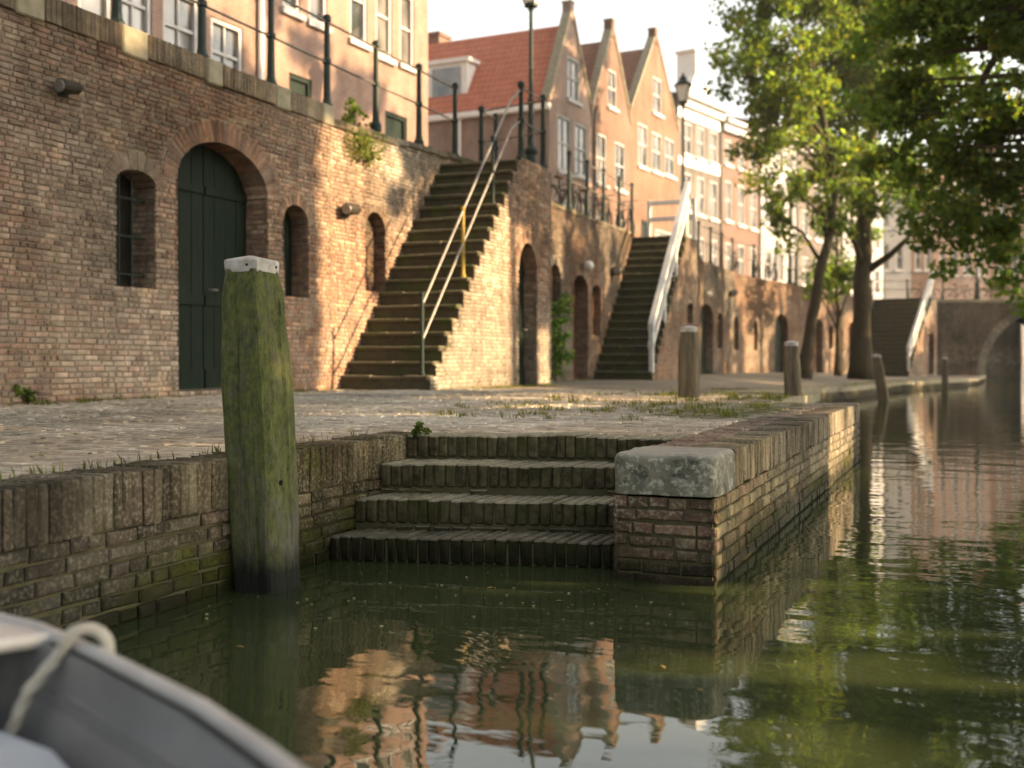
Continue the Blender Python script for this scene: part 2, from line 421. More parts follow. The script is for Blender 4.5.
def door(op, o, U, V, parent, mat, name='door', leaves=2, boards=4, label=None):
    """plank door filling an arched opening: boards, ledges, handle, threshold"""
    U = Vector(U); V = Vector(V); Nn = U.cross(V); O = Vector(o)-Nn*(op.depth)
    mb = MB(); nb = leaves*boards; w = (op.u1-op.u0)/nb
    for i in range(nb):
        a = op.u0+i*w+.004; b = a+w-.008
        if i % boards == 0 and leaves > 1 and i: a += .012
        za, zb = op.top(a+.001), op.top(b-.001)
        h = random.uniform(0, .006)
        mb.hexa([O+U*a+V*op.v0-Nn*.03, O+U*b+V*op.v0-Nn*.03, O+U*b+V*op.v0+Nn*h, O+U*a+V*op.v0+Nn*h,
                 O+U*a+V*za-Nn*.03, O+U*b+V*zb-Nn*.03, O+U*b+V*zb+Nn*h, O+U*a+V*za+Nn*h])
    H = op.vs-op.v0
    for z0, z1 in ((.0, .24), (H*.42, H*.42+.12), (H*.98, H*.98+.1)):
        for l in range(leaves):
            a = op.u0+(op.u1-op.u0)*l/leaves+.02; b = op.u0+(op.u1-op.u0)*(l+1)/leaves-.02
            mb.hexa([O+U*a+V*(op.v0+z0)+Nn*.004, O+U*b+V*(op.v0+z0)+Nn*.004, O+U*b+V*(op.v0+z0)+Nn*.03, O+U*a+V*(op.v0+z0)+Nn*.03,
                     O+U*a+V*(op.v0+z1)+Nn*.004, O+U*b+V*(op.v0+z1)+Nn*.004, O+U*b+V*(op.v0+z1)+Nn*.03, O+U*a+V*(op.v0+z1)+Nn*.03])
    bk = op.outline(); 
    mb.add([O+U*a+V*b-Nn*.032 for a, b in bk], [tuple(range(len(bk)))[::-1]], 0)
    d = mb.build(name, mat, parent)
    if label: d['label'] = label
    hb = MB(); hu = op.c+(.09 if leaves > 1 else op.hw*.65); p = O+U*hu+V*(op.v0+H*.5)+Nn*.03
    hb.tube([p, p+Nn*.05, p+Nn*.05+U*.11], .011, 6)
    hb.build('handle', M['galv'], d)
    return d
# ================================================================== THE SETTING
Z = Vector((0, 0, 1)); UY = Vector((0, 1, 0)); UX = Vector((1, 0, 0))
XW, XS = -8.5, -7.06            # canal wall plane, stair cheek plane
ZD, ZS = .57, 4.33              # quay deck, street
def zdeck(x, y):
    return ZD-sm(y, 13, 30)*(.05+.22*sm(x, -7.5, -3))-sm(y, 36, 60)*.08
# water
mb = MB(); mb.quad((-40, -60, 0), (260, -60, 0), (260, 300, 0), (-40, 300, 0))
def water_mat():
    m, nt, b = new_mat('canal_water')
    p = pos(nt)
    b.inputs['Base Color'].default_value = (.031, .041, .017, 1); b.inputs['Roughness'].default_value = .015
    b.inputs['IOR'].default_value = 1.52; b.inputs['Specular IOR Level'].default_value = .62
    a = noise_n(nt, stretch(nt, p, (.75, 1.5, 1)), 1.5, 2, .5)
    c = noise_n(nt, stretch(nt, p, (1., 1.9, 1)), 6.5, 2, .5)
    d = noise_n(nt, p, .35, 2, .5)
    h = math_n(nt, 'ADD', math_n(nt, 'MULTIPLY', a, 1.0), math_n(nt, 'MULTIPLY', math_n(nt, 'MULTIPLY', c, ramp(nt, d, [(.35, .05), (.65, 1.)])), .22))
    bump(nt, b, h, .30, .022)
    return m
tag(mb.build('water', water_mat()), kind='structure')
# canal bed and land, one sheet under everything
mb = MB(); mb.quad((-400, -300, -2.2), (500, -300, -2.2), (500, 700, -2.2), (-400, 700, -2.2))
tag(mb.build('ground', M['dmortar']), kind='structure')
# --- wall lines
r3 = R(14.7); D3 = Vector((math.sin(r3), math.cos(r3), 0)); P3 = Vector((XW, 45, 0))
FW = Vector((-SA, CA, 0)); RT = Vector((CA, SA, 0))         # view axis in plan and its right
s_end, _ = 0, 0
# W3 runs to the bridge face (58 m out along the view axis)
L3 = (58-P3.dot(FW))/D3.dot(FW)
E3 = P3+D3*L3
# street behind the walls
mb = MB()
ws = [(XW-.02, -25, ZS), (XW-.02, 45, ZS), (E3.x-.05, E3.y, 4.0), (E3.x+3, E3.y+40, 4.0), (E3.x+10, 200, 4.0)]
for (x0, y0, z0), (x1, y1, z1) in zip(ws, ws[1:]):
    mb.quad((-150, y0, z0), (x0, y0, z0), (x1, y1, z1), (-150, y1, z1))
tag(mb.build('street', simple('street_clinkers', (.25, .2, .16), (.17, .14, .12), 3, .9)), kind='structure')
# --- paved quay deck near the camera, bricks in their beds
mb = MB()
def deck_holes(v0, v1):
    y = 1.0+(v0+v1)/2
    if y < 11.9: a = max(-3.24, -3+(y-6.17)/.272); b = -1.53 if y > 5.4 else 5
    else: a, b = -1.95, 5
    h = []
    if a < b: h.append((a+8.5, b+8.5))
    if y < 11.9: h.append((7.0-.03, 9))
    return h
panel(mb, (XW, 1.0, ZD), UX, UY, 7.4, 14.9, deck_holes, bl=.17, bh=.062, m=.012, pal=PPAL, k=1.0, hj=.004, hmode=False,
      mossf=lambda p: .30*sm(p.x, -4.0, -3.4)*(p.y < 6.5)+.75*sm(p.x+.8*nz(p.x, p.y, 0, 1.3), -3.3, -2.0)*sm(p.y, 7.6, 8.6)+.5*sm(p.x, -7.9, -8.4)-.1)
mb.v = [(x, y, z+.022*nz(x, y, 3, .8)+.012*nz(x, y, 9, 2.4)-(ZD-zdeck(x, y))) for x, y, z in mb.v]
tag(mb.build('quay_deck', [M['pave'], M['pmortar']]), kind='structure')
# --- deck further out: one sheet with a brick pattern
def pave_mat():
    m, nt, b = new_mat('far_paving')
    t = N(nt, 'ShaderNodeTexBrick'); L(nt, pos(nt), t.inputs['Vector']); t.inputs['Scale'].default_value = 1
    t.inputs['Brick Width'].default_value = .21; t.inputs['Row Height'].default_value = .095; t.inputs['Mortar Size'].default_value = .012
    t.inputs['Color1'].default_value = (.30, .235, .175, 1); t.inputs['Color2'].default_value = (.23, .18, .13, 1); t.inputs['Mortar'].default_value = (.11, .1, .06, 1)
    f = ramp(nt, noise_n(nt, pos(nt), .8, 6, .65), [(.3, .7), (.7, 1.2)])
    c = mixc(nt, 1., t.outputs['Color'], f, 'MULTIPLY')
    g = ramp(nt, noise_n(nt, pos(nt), 1.7, 6, .7), [(.55, 0.), (.68, .7)])
    L(nt, mixc(nt, g, c, (.10, .105, .035)), b.inputs['Base Color']); b.inputs['Roughness'].default_value = .9
    bump(nt, b, t.outputs['Fac'], -.4, .01)
    return m
EDGE = [(-1.95, 15.9), (-3.45, 16.0), (-3.48, 25), (-2.88, 31), (-2.18, 39), (-.6, 45.5), (.1, 50), (.5, 62.8)]
def wallx(y): return XW if y < 45 else XW+(y-45)*D3.x/D3.y
def edgex(y):
    for (x0, y0), (x1, y1) in zip(EDGE[1:], EDGE[2:]):
        if y <= y1: return x0+(x1-x0)*max(0, (y-y0)/(y1-y0))
    return EDGE[-1][0]
mb = MB(); ys = [15.9+i*.8 for i in range(58)]+[62.8]; nx = 8
for y0, y1 in zip(ys, ys[1:]):
    for i in range(nx):
        p = []
        for (f, y) in ((i/nx, y0), ((i+1)/nx, y0), ((i+1)/nx, y1), (i/nx, y1)):
            a, b = wallx(y), edgex(y)-.25; x = a+(b-a)*f; p.append((x, y, zdeck(x, y)+.01*nz(x, y, 0, .9)))
        mb.quad(*p)
tag(mb.build('quay_path', pave_mat()), kind='structure')
# --- near quay wall left of the water steps
root = thing('quay_wall', 'low mossy brick quay wall left of the water steps, soldier course on top', 'quay wall', (-3.0, 3, 0))
def obj(mb, name, mats, parent, **k):
    """link under a thing whose root is an Empty: geometry stays in world coordinates"""
    o = mb.build(name, mats, None, **k); o.parent = parent
    o.matrix_parent_inverse = parent_world(parent).inverted(); return o
def parent_world(o):
    m = Matrix.Translation(o.location) @ o.rotation_euler.to_matrix().to_4x4()
    if o.parent: m = parent_world(o.parent) @ o.matrix_parent_inverse @ m
    return m
mq = lambda p: .12+.35*sm(p.z, .45, .1)+.35*nz(p.x, p.y*.5, p.z, 1.2)
mb = MB()
panel(mb, (-3.0, .6, -.25), UY, Z, 5.5, .615, pal=QPAL, k=.75, bl=.2, bh=.05, hj=.006, mossf=mq)
obj(mb, 'brick_courses', [M['quay'], M['dmortar']], root)
def rowlock(mb, y0, y1, x0, x1, z0, z1, pal=QPAL, w=.05, g=.004, mossf=None, k=1., mm=1):
    y = y0
    while y < y1-.02:
        ww = min(w*random.uniform(.88, 1.1), y1-y)
        mb.bbox(x0-random.uniform(0, .015), x1+random.uniform(-.006, .004), y, y+ww, z0+random.uniform(-.006, .010), z1+random.uniform(-.005, .003), random.uniform(.003, .008), 0, bcol(pal, (x1, y, z1), k*random.uniform(.75, 1.15), mossf(Vector((x1, y, z1))) if mossf else .2), .004)
        y += ww+g*random.uniform(.6, 1.3)
    mb.box(x0+.008, x1-.012, y0, y1, z0+.002, z1-.016, mm)
mb = MB(); rowlock(mb, .6, 6.12, -3.25, -3.0, .355, .572, mossf=lambda p: .22+.55*nz(p.x, p.y, p.z, 1.5)+.08, k=.8)
obj(mb, 'soldier_course', [M['quay'], M['dmortar']], root)
# --- water steps: four rows of bricks on edge
SL = [(.125, 5.0, 5.33), (.28, 5.25, 5.64), (.44, 5.52, 5.94), (.575, 5.85, 6.25)]
root = thing('water_steps', 'four worn mossy brick steps leading from the quay down into the canal', 'steps', (-2.25, 5.5, 0))
for i, (z, yl, yr) in enumerate(SL):
    mb = MB(); dy = (yr-yl)/1.47; dep = .46 if i < 3 else .30; x = -2.995
    pal = [(.17, .15, .085), (.14, .12, .065), (.20, .17, .10), (.15, .12, .075)]
    while x < -1.56:
        w = .052*random.uniform(.85, 1.12); y = yl+(x+3)*dy+random.uniform(-.006, .005)
        zt = z+random.uniform(-.004, .003)-.014*(nz(x, i, 0, 2)+.2)
        o0 = len(mb.v)
        mb.bbox(x, min(x+w, -1.535), y, y+dep, z-.125, zt, .008, 0, bcol(pal, (x, y, z), random.uniform(.75, 1.2)*(1. if i else .75), (.42, .36, .18, .0)[i]+.35*nz(x, y, z, 2.5)), .003)
        x += w+.004
    n = mb
    for (x0, x1) in ((-2.995, -1.535),):
        mb.hexa([(x0, yl+.010, -.4), (x1, yr+.008, -.4), (x1, yr+1.2, -.4), (x0, yl+1.2, -.4), (x0, yl+.010, z-.024), (x1, yr+.008, z-.024), (x1, yr+dep-.02, z-.02), (x0, yl+dep-.02, z-.02)], 1)
    # one rough course of bricks below each nosing
    dv = Vector((1.465, yr-yl, 0)).normalized()
    panel(mb, (-2.995, yl+.006, z-.125-.06*1), dv, Z, 1.50, .06, pal=pal, bl=.2, bh=.05, k=.75, hj=.008, mossf=lambda p: .45)
    obj(mb, 'step', [M['stepbrick'], M['dmortar']], root)
# --- brick pier with its stone cap
PX0, PX1, PY0, PY1 = -1.53, -1.06, 5.04, 11.9
root = thing('brick_pier', 'brick landing pier right of the water steps with a grey stone cap on its end', 'pier', (-1.3, 8, 0))
mb = MB(); mp = lambda p: .10+.5*sm(p.z, .35, .05)+.3*nz(p.x, p.y, p.z, 1.4)
pp = [(.20, .12, .085), (.16, .105, .07), (.24, .16, .11), (.14, .10, .065), (.21, .16, .10)]
panel(mb, (PX0, PY0, -.25), UX, Z, PX1-PX0, .642, pal=pp, k=.85, bl=.20, bh=.048, hj=.004, mossf=lambda p: mp(p)-.1)
panel(mb, (PX1, PY0, -.25), UY, Z, PY1-PY0, .645, pal=QPAL, bl=.2, bh=.052, hj=.005, mossf=mp, k=1.5)
panel(mb, (PX0, PY0+1.3, -.25), -UY, Z, 1.3, .63, pal=pp, bl=.2, bh=.052, k=.7, mossf=mp)
panel(mb, (PX1, PY1, -.25), -UX, Z, .9, .63, pal=QPAL, bl=.2, bh=.052, mossf=mp)
obj(mb, 'brick_courses', [M['quay'], M['dmortar']], root)
mb = MB(); rowlock(mb, 5.50, PY1, PX1-.22, PX1, .39, .572, pal=[(.25, .19, .115), (.20, .16, .095), (.29, .22, .14), (.17, .14, .085)], mossf=lambda p: .08+.45*nz(p.x, p.y, p.z, 1.5))
obj(mb, 'soldier_course', [M['quay'], M['dmortar']], root)
mb = MB(); panel(mb, (PX0, 5.52, .566), UX, UY, PX1-PX0-.225, PY1-5.52, bl=.2, bh=.09, m=.01, pal=[(.24, .16, .115), (.20, .13, .095), (.28, .2, .15)], hj=.005, hmode=False, mossf=lambda p: .35*nz(p.x, p.y, 0, 2)+.05)
obj(mb, 'top_paving', [M['pave'], M['pmortar']], root)
# cap stone: a subdivided block with rounded worn edges
def rough_block(x0, x1, y0, y1, z0, z1, rad, n=18, amp=.006):
    mb = MB(); import itertools
    def P(a, b, c):
        p = Vector((x0+(x1-x0)*a, y0+(y1-y0)*b, z0+(z1-z0)*c))
        q = Vector((min(max(p.x, x0+rad), x1-rad), min(max(p.y, y0+rad), y1-rad), min(max(p.z, z0+.012), z1-rad*.8)))
        d = p-q
        if d.length > 1e-6:
            k = rad if d.length > rad else d.length
            p = q+d.normalized()*min(rad, d.length) if (abs(d.x) > 1e-6)+(abs(d.y) > 1e-6)+(abs(d.z) > 1e-6) > 1 else p
        return p+Vector((nz(p.x, p.y, p.z, 9), nz(p.y, p.z, p.x, 9), nz(p.z, p.x, p.y, 9)))*amp
    for f in range(6):
        for i in range(n):
            for j in range(n):
                q = []
                for a, b in ((i, j), (i+1, j), (i+1, j+1), (i, j+1)):
                    a, b = a/n, b/n
                    q.append((P(a, 0, b), P(1-a, 1, b), P(1, a, b), P(0, 1-a, b), P(a, b, 1), P(a, 1-b, 0))[f])
                mb.quad(*q)
    return mb
m, nt, b = new_mat('lichen_stone'); p_ = pos(nt)
c = mixc(nt, ramp(nt, noise_n(nt, p_, 9, 6, .65), [(.3, 0.), (.7, 1.)]), (.235, .215, .16), (.085, .095, .07))
c = mixc(nt, ramp(nt, noise_n(nt, p_, 26, 6, .7), [(.50, 0.), (.62, .85)]), c, (.44, .43, .35))
c = mixc(nt, ramp(nt, noise_n(nt, p_, 14, 5, .7), [(.54, 0.), (.64, .8)]), c, (.025, .03, .022))
geo = N(nt, 'ShaderNodeNewGeometry'); sx = N(nt, 'ShaderNodeSeparateXYZ'); L(nt, geo.outputs['Normal'], sx.inputs[0])
c = mixc(nt, ramp(nt, sx.outputs[2], [(.3, 0.), (.9, .75)]), c, (.34, .31, .26))
L(nt, c, b.inputs['Base Color']); b.inputs['Roughness'].default_value = .9; bump(nt, b, noise_n(nt, p_, 45, 6, .7), .6, .008)
M['lichen'] = m
o = rough_block(PX0-.005, PX1+.004, PY0-.008, 5.50, .392, .578, .05).build('cap_stone', M['lichen'], None, smooth=True)
o.parent = root; o.matrix_parent_inverse = parent_world(root).inverted()
# --- further quay edges
def edge_wall(pts, ztop, name, label):
    root = thing(name, label, 'quay wall', (*pts[0], 0))
    mb = MB()
    for (x0, y0), (x1, y1) in zip(pts, pts[1:]):
        d = Vector((x1-x0, y1-y0, 0)); l = d.length; d.normalize()
        za, zb = zdeck(x0-.3, y0) if ztop is None else ztop, zdeck(x1-.3, y1) if ztop is None else ztop
        panel(mb, (x0, y0, -.25), d, Z, l, max(za, zb)-.02+.25, pal=QPAL, bl=.21, bh=.055, simp=True, mossf=lambda p: .3+.3*nz(p.x, p.y, p.z, .8), k=1.1, vtop=lambda u, za=za, zb=zb, l=l: za-.03+.25+(zb-za)*u/l)
        n = Vector((d.y, -d.x, 0)); a = Vector((x0, y0, 0)); b = Vector((x1, y1, 0)); t = .11
        mb.hexa([a-n*.32+Z*(za-.1), a+n*.02+Z*(za-.1), b+n*.02+Z*(zb-.1), b-n*.32+Z*(zb-.1), a-n*.32+Z*(za+.012), a+n*.02+Z*(za+.012), b+n*.02+Z*(zb+.012), b-n*.32+Z*(zb+.012)], 2)
    obj(mb, 'brickwork', [M['quay'], M['dmortar'], M['stone']], root)
edge_wall([(-1.95, 11.9), (-1.95, 15.9), (-3.45, 16.0)], None, 'quay_wall', 'short brick quay wall behind the far end of the landing pier')
edge_wall(EDGE[1:], None, 'quay_wall', 'long low far quay wall running from behind the pier to the bridge')

# ================================================================== CANAL WALLS, STAIRS, CELLARS
def op_px(X, xa, xb, yt, yb, rise, ring=.2, depth=.33):
    """opening on the wall plane x = X; wall u coordinate is world y, v is world z"""
    a, b = onX(xa, yb, X), onX(xb, yb, X); m_ = onX((xa+xb)/2, yt, X); lo = onX((xa+xb)/2, yb, X)
    return Opening(a.y, b.y, lo.z, m_.z, rise, ring, depth)
def mossw(p): return -.06+.42*sm(p.z, 3.0, 4.4)+.25*sm(p.z, 1.1, .6)*1.0+.25*nz(p.x, p.y, p.z, .7)
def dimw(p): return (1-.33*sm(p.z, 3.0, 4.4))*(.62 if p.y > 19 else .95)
def wallO(ops):
    return lambda a, b: [h for o in ops for h in o.hole(a+VB, b+VB)]
# ---- W1: main wall
Y0 = 5.0; Y1b = onX(331, 120, XW).y; Y2 = onX(457, 156, XW).y
door1 = op_px(XW, 178, 268, 143, 389, .55, .26, .34)
win1 = op_px(XW, 117, 156, 170, 287, .14, .2, .34)
win2 = op_px(XW, 284, 309, 205, 298, .22, .14, .3)
nic4 = op_px(XW, 366, 386, 212, 292, .28, .12, .22)
root = thing('canal_wall', 'tall brick canal wall with double cellar door, under the pink plastered house', 'wall', (XW, 10, ZD))
VB = .42
mb = MB()
sh = lambda o: Opening.__new__(Opening)
def panel_ops(mb, o, U, ulen, z0, z1, ops, u_off, **k):
    def hf(a, b): return [(x-u_off, y-u_off) for q in ops for x, y in q.hole(a+z0, b+z0)]
    panel(mb, (o[0], o[1], z0), U, Z, ulen, z1-z0, hf, **k)
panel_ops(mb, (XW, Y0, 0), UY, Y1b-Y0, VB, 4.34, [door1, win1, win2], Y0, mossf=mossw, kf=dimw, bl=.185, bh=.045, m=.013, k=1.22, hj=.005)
Wtop = lambda u: 4.40-VB+.20*u/(Y2-Y1b)+.03*nz(u, 0, 0, 3)
panel_ops(mb, (XW, Y1b, 0), UY, Y2-Y1b+1.2, VB, 4.62, [nic4], Y1b, mossf=lambda p: mossw(p)+.10, vtop=Wtop, bl=.185, bh=.045, m=.013, k=1.3, hj=.005)
for q in (door1, win1, win2, nic4): q.masonry(mb, (XW, 0, 0), UY, Z)
mb.v = [(x+.035*nz(y, z, 0, .45)+.012*nz(y, z, 4, 1.6), y, z) for x, y, z in mb.v]
mb.box(XW-.5, XW-.4, Y0, Y2+1.2, VB, 4.3, 1)
obj(mb, 'brickwork', [M['brick'], M['mortar']], root)
door(door1, (XW, 0, 0), UY, Z, root, M['door'], 'cellar_door', 2, 4)
for ch in root.children:
    pass
def reparent(root):
    for ch in root.children:
        if ch.matrix_parent_inverse == Matrix.Identity(4): ch.matrix_parent_inverse = parent_world(root).inverted()
def grille(q, X, parent, name='window_grille', nv=2, nh=3):
    o = q.back((X, 0, 0), UY, Z, 'window_recess', M['dark'], parent, dep=q.depth-.02)
    mb = MB(); w = q.u1-q.u0
    for i in range(nv):
        u = q.u0+w*(i+1)/(nv+1); mb.tube([(X-.16, u, q.v0+.02), (X-.16, u, q.top(u)-.02)], .013, 6)
    for i in range(nh):
        z = q.v0+(q.vs-q.v0)*(i+.35)/nh*1.1; mb.tube([(X-.16, q.u0, z), (X-.16, q.u1, z)], .011, 6)
    mb.build(name, M['iron'], o)
grille(win1, XW, root)
for q in (win2,): q.back((XW, 0, 0), UY, Z, 'window_shutter', M['door'], root, dep=q.depth-.02)
infill = colmat('niche_infill'); mbk = MB()
panel_ops(mbk, (XW-.2, nic4.u0, 0), UY, nic4.u1-nic4.u0, nic4.v0, nic4.vs+nic4.rise, [], 0, k=.55, simp=True)
mbk.build('niche_infill', [M['brick'], M['mortar']], root)
reparent(root)
# coping: bricks on edge between pale stones under the railing posts
mb = MB(); stones = [(onX(a, 30, XW).y, onX(b, 30, XW).y) for a, b in ((14, 44), (121, 147), (206, 222), (275, 290), (322, 333))]
y = Y0
def coprow(y0, y1): rowlock(mb, y0, y1, XW-.36, XW+.03, 4.335, 4.60, pal=[(.17, .13, .085), (.22, .16, .10), (.14, .11, .07), (.19, .14, .10)], w=.066, mossf=lambda p: .22+.4*nz(p.x, p.y, 0, .9), k=.95)
for a, b in stones:
    if a > y: coprow(y, a-.01)
    mb.bbox(XW-.36, XW+.035, a, b-.01, 4.30+random.uniform(-.04, .03), 4.61, .018, 2); y = b
obj(mb, 'coping', [M['brick'], M['mortar'], M['stone']], root)
mb = MB(); yy = Y1b
while yy < Y2+1.2:
    l = random.uniform(.25, .5); zt = VB+Wtop(yy-Y1b)+.02
    mb.bbox(XW-.34, XW+.03, yy, min(yy+l-.012, Y2+1.2), zt-.09, zt+random.uniform(.0, .03), .015, 0, bcol(QPAL, (XW, yy, zt), 1., .45), .006); yy += l
obj(mb, 'rough_coping', [M['brick']], root)
# ---- stair flights -------------------------------------------------
def flight(x0, x1, ya, yb, za, zb, n, label, o=Vector((0, 0, 0)), ud=UY, part_mat='step'):
    """steps climbing along ud between the wall and the cheek; every step its own part"""
    nn = Vector((ud.y, -ud.x, 0))
    root = thing('stone_stairs', label, 'stairs', tuple(o+nn*((x0+x1)/2)+ud*ya+Z*za), group='flights of stairs from the quay up to the street')
    t = (yb-ya)/n; r = (zb-za)/n
    for i in range(n):
        mb = MB(); y = ya+i*t; zt = za+(i+1)*r
        # body of the step and a worn slab with nosing
        segs = 2 if i % 3 else 3; e = sorted([x0+.004]+[x0+(x1-x0)*(k+random.uniform(-.12, .12))/segs for k in range(1, segs)]+[x1-.004])
        for a, b in zip(e, e[1:]):
            dz = random.uniform(-.012, .004)-.012*max(0, nz(a, i, 0, 3)); dn = random.uniform(-.012, .012)
            mb.bbox(a, min(b-.006, x1-.03), y-.02+dn, y+t+.06, zt-.075, zt+dz, .016, 0, (1, 1, 1, .2), .004)
        mb.box(x0+.004, x1-.004, y+.006, y+t+.05, zt-r-.02, zt-.074, 0)
        vs = [o+nn*a+ud*b+Z*c for a, b, c in mb.v]; mb.v = [tuple(v) for v in vs]
        obj(mb, 'step', M[part_mat], root)
    return root, t, r
def step_mat():
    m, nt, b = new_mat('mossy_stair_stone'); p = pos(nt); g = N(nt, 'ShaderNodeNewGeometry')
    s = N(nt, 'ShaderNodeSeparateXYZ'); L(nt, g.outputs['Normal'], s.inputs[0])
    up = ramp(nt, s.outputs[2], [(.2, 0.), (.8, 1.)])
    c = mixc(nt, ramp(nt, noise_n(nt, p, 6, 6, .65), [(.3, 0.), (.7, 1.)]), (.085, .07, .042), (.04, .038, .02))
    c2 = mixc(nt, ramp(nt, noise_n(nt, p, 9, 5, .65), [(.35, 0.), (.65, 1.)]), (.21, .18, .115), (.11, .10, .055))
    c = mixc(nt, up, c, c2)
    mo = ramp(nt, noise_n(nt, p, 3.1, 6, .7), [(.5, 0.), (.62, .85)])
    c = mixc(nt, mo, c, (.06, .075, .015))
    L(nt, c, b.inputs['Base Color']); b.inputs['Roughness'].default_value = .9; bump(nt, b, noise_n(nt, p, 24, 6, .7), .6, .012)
    return m
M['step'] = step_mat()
YA1 = 14.47; YB1 = 18.0
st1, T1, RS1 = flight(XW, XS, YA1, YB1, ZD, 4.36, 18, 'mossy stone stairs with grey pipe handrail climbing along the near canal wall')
def cheek(YA, YB, YE, z0, z1, ops, n, label, k=1., dops=(), o=(0, 0, 0), ud=UY, x0=XW, x1=XS):
    """brick cheek wall of a flight: stepped edge, flat landing, arched openings"""
    o = Vector(o); nn = Vector((ud.y, -ud.x, 0))
    W = lambda a, b, c: o+nn*a+ud*b+Z*c
    root = thing('stair_wall', label, 'wall', tuple(W(x1, (YA+YB)/2, z0)), group=None)
    t = (YB-YA)/n; r = (z1-z0)/n; zb = z0-.15
    def vtop(u):
        y = YA+u
        return (z0+r*(1+max(0, math.floor((y-YA+.03)/t)))-.015 if y < YB else z1+.08)-zb+.03*nz(y, 0, 0, 6)
    mb = MB(); oo = W(x1, YA, 0)
    def hf(a, b): return [(x-YA, y-YA) for q in ops for x, y in q.hole(a+zb, b+zb)]
    panel(mb, (oo.x, oo.y, zb), ud, Z, YE-YA, z1+.12-zb, hf, mossf=lambda p: -.12+.3*sm(p.z, 3.4, 4.4)+.3*sm(p.z, .95, .6)+.2*nz(p.x, p.y, p.z, .8), vtop=vtop, k=k*1.25, simp=YA > 20, bl=.19, bh=.047, m=.013)
    for q in ops: q.masonry(mb, tuple(W(x1, 0, 0)), ud, Z)
    # solid heart of the cheek under the steps, landing slab and end wall
    e = W(x0, YE, zb); 
    mb.quad(W(x1-.02, YE, zb), W(x0, YE, zb), W(x0, YE, z1), W(x1-.02, YE, z1), 1)
    a = [W(x0+.01, YB, z1-.12), W(x1-.01, YB, z1-.12), W(x1-.01, YE, z1-.12), W(x0+.01, YE, z1-.12)]
    mb.hexa(a+[p+Z*.12 for p in a], 1)
    for i in range(n):
        y = YA+i*t; p = W(x1-.02, y+.03, 0); q = W(x1-.02, y+t+.03, 0)
    obj(mb, 'brickwork', [M['brick'], M['mortar']], root)
    return root, W
d2 = op_px(XS, 519, 537, 243, 386, .5, .2, .25)
cw1, W_ = cheek(YA1+.02, YB1, 19.45, ZD, 4.36, [d2], 18, 'brick side wall of the near stairs with a narrow arched green door, sunlit')
door(d2, (XS, 0, 0), UY, Z, cw1, M['door'], 'cellar_door', 1, 5)
reparent(cw1)
# ---- W2: between the two flights
root = thing('canal_wall', 'brick canal wall between the two flights of stairs with a climbing plant at its foot', 'wall', (XW, 24, ZD))
dw = op_px(XW, 573, 588, 275, 379, .35, .2, .3)
na = op_px(XW, 550, 561, 264, 330, .3, .18, .2)
nb_ = op_px(XW, 592, 601, 285, 336, .2, .14, .2)
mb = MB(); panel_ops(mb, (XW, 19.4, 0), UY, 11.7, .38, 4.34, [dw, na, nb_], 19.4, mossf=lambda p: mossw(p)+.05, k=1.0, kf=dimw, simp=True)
for q in (dw, na, nb_): q.masonry(mb, (XW, 0, 0), UY, Z)
obj(mb, 'brickwork', [M['brick'], M['mortar']], root)
mb = MB(); rowlock(mb, 19.4, 30.0, XW-.36, XW+.02, 4.33, 4.42, pal=QPAL, w=.2, mossf=lambda p: .4); obj(mb, 'coping', [M['brick'], M['mortar']], root)
door(dw, (XW, 0, 0), UY, Z, root, M['brown'], 'cellar_door', 1, 4)
for q in (na, nb_): q.back((XW, 0, 0), UY, Z, 'window_shutter', M['brown'], root, dep=q.depth-.02)
reparent(root)
# ---- second flight and its cheek
YA2, YB2, YE2 = 26.4, 30.0, 31.15
z02 = zdeck(XS, YA2)
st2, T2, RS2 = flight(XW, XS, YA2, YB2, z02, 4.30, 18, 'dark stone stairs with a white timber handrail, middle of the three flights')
n2 = op_px(XS, 688, 693, 303, 323, .1, .1, .2)
cw2, W_ = cheek(YA2+.02, YB2, YE2, z02, 4.22, [n2], 18, 'brick side wall under the white timber handrail, behind the leftmost short bollard', k=.62)
n2.back((XS, 0, 0), UY, Z, 'window_recess', M['dark'], cw2, dep=.18); reparent(cw2)
# ---- W3: long far wall, then its bend towards the bridge
root = thing('canal_wall', 'long far brick canal wall with a row of cellar doors behind the quay trees', 'wall', (XW, 45, .4))
def op_on(o, D, xa, xb, yt, yb, rise, ring=.18, depth=.28):
    sa, da = online(xa, o, D); sb, db = online(xb, o, D); dm = (da+db)/2
    return Opening(sa, sb, EYE+(HY-yb)*dm/FPX, EYE+(HY-yt)*dm/FPX, rise, ring, depth)
oA = Vector((XW, 0, 0))
W3 = [((XW, 0, 0), UY, 31.1, 45., [(701, 713, 304, 377, .35, 1), (718, 722.5, 313, 348, .2, 0), (734, 738.5, 316, 350, .2, 0), (743, 750.5, 317, 376, .3, 2)]),
      (tuple(P3), D3, 0., L3, [(754, 757.5, 320, 350, .2, 0), (775, 788, 314, 374, .5, 1), (806.5, 811.5, 330, 351, .15, 0), (813.5, 823, 319, 373, .4, 2), (829, 833, 325, 348, .15, 0), (836, 842, 324, 372, .4, 1), (849, 853.5, 322, 371, .3, 2)])]
mb = MB(); backs = []
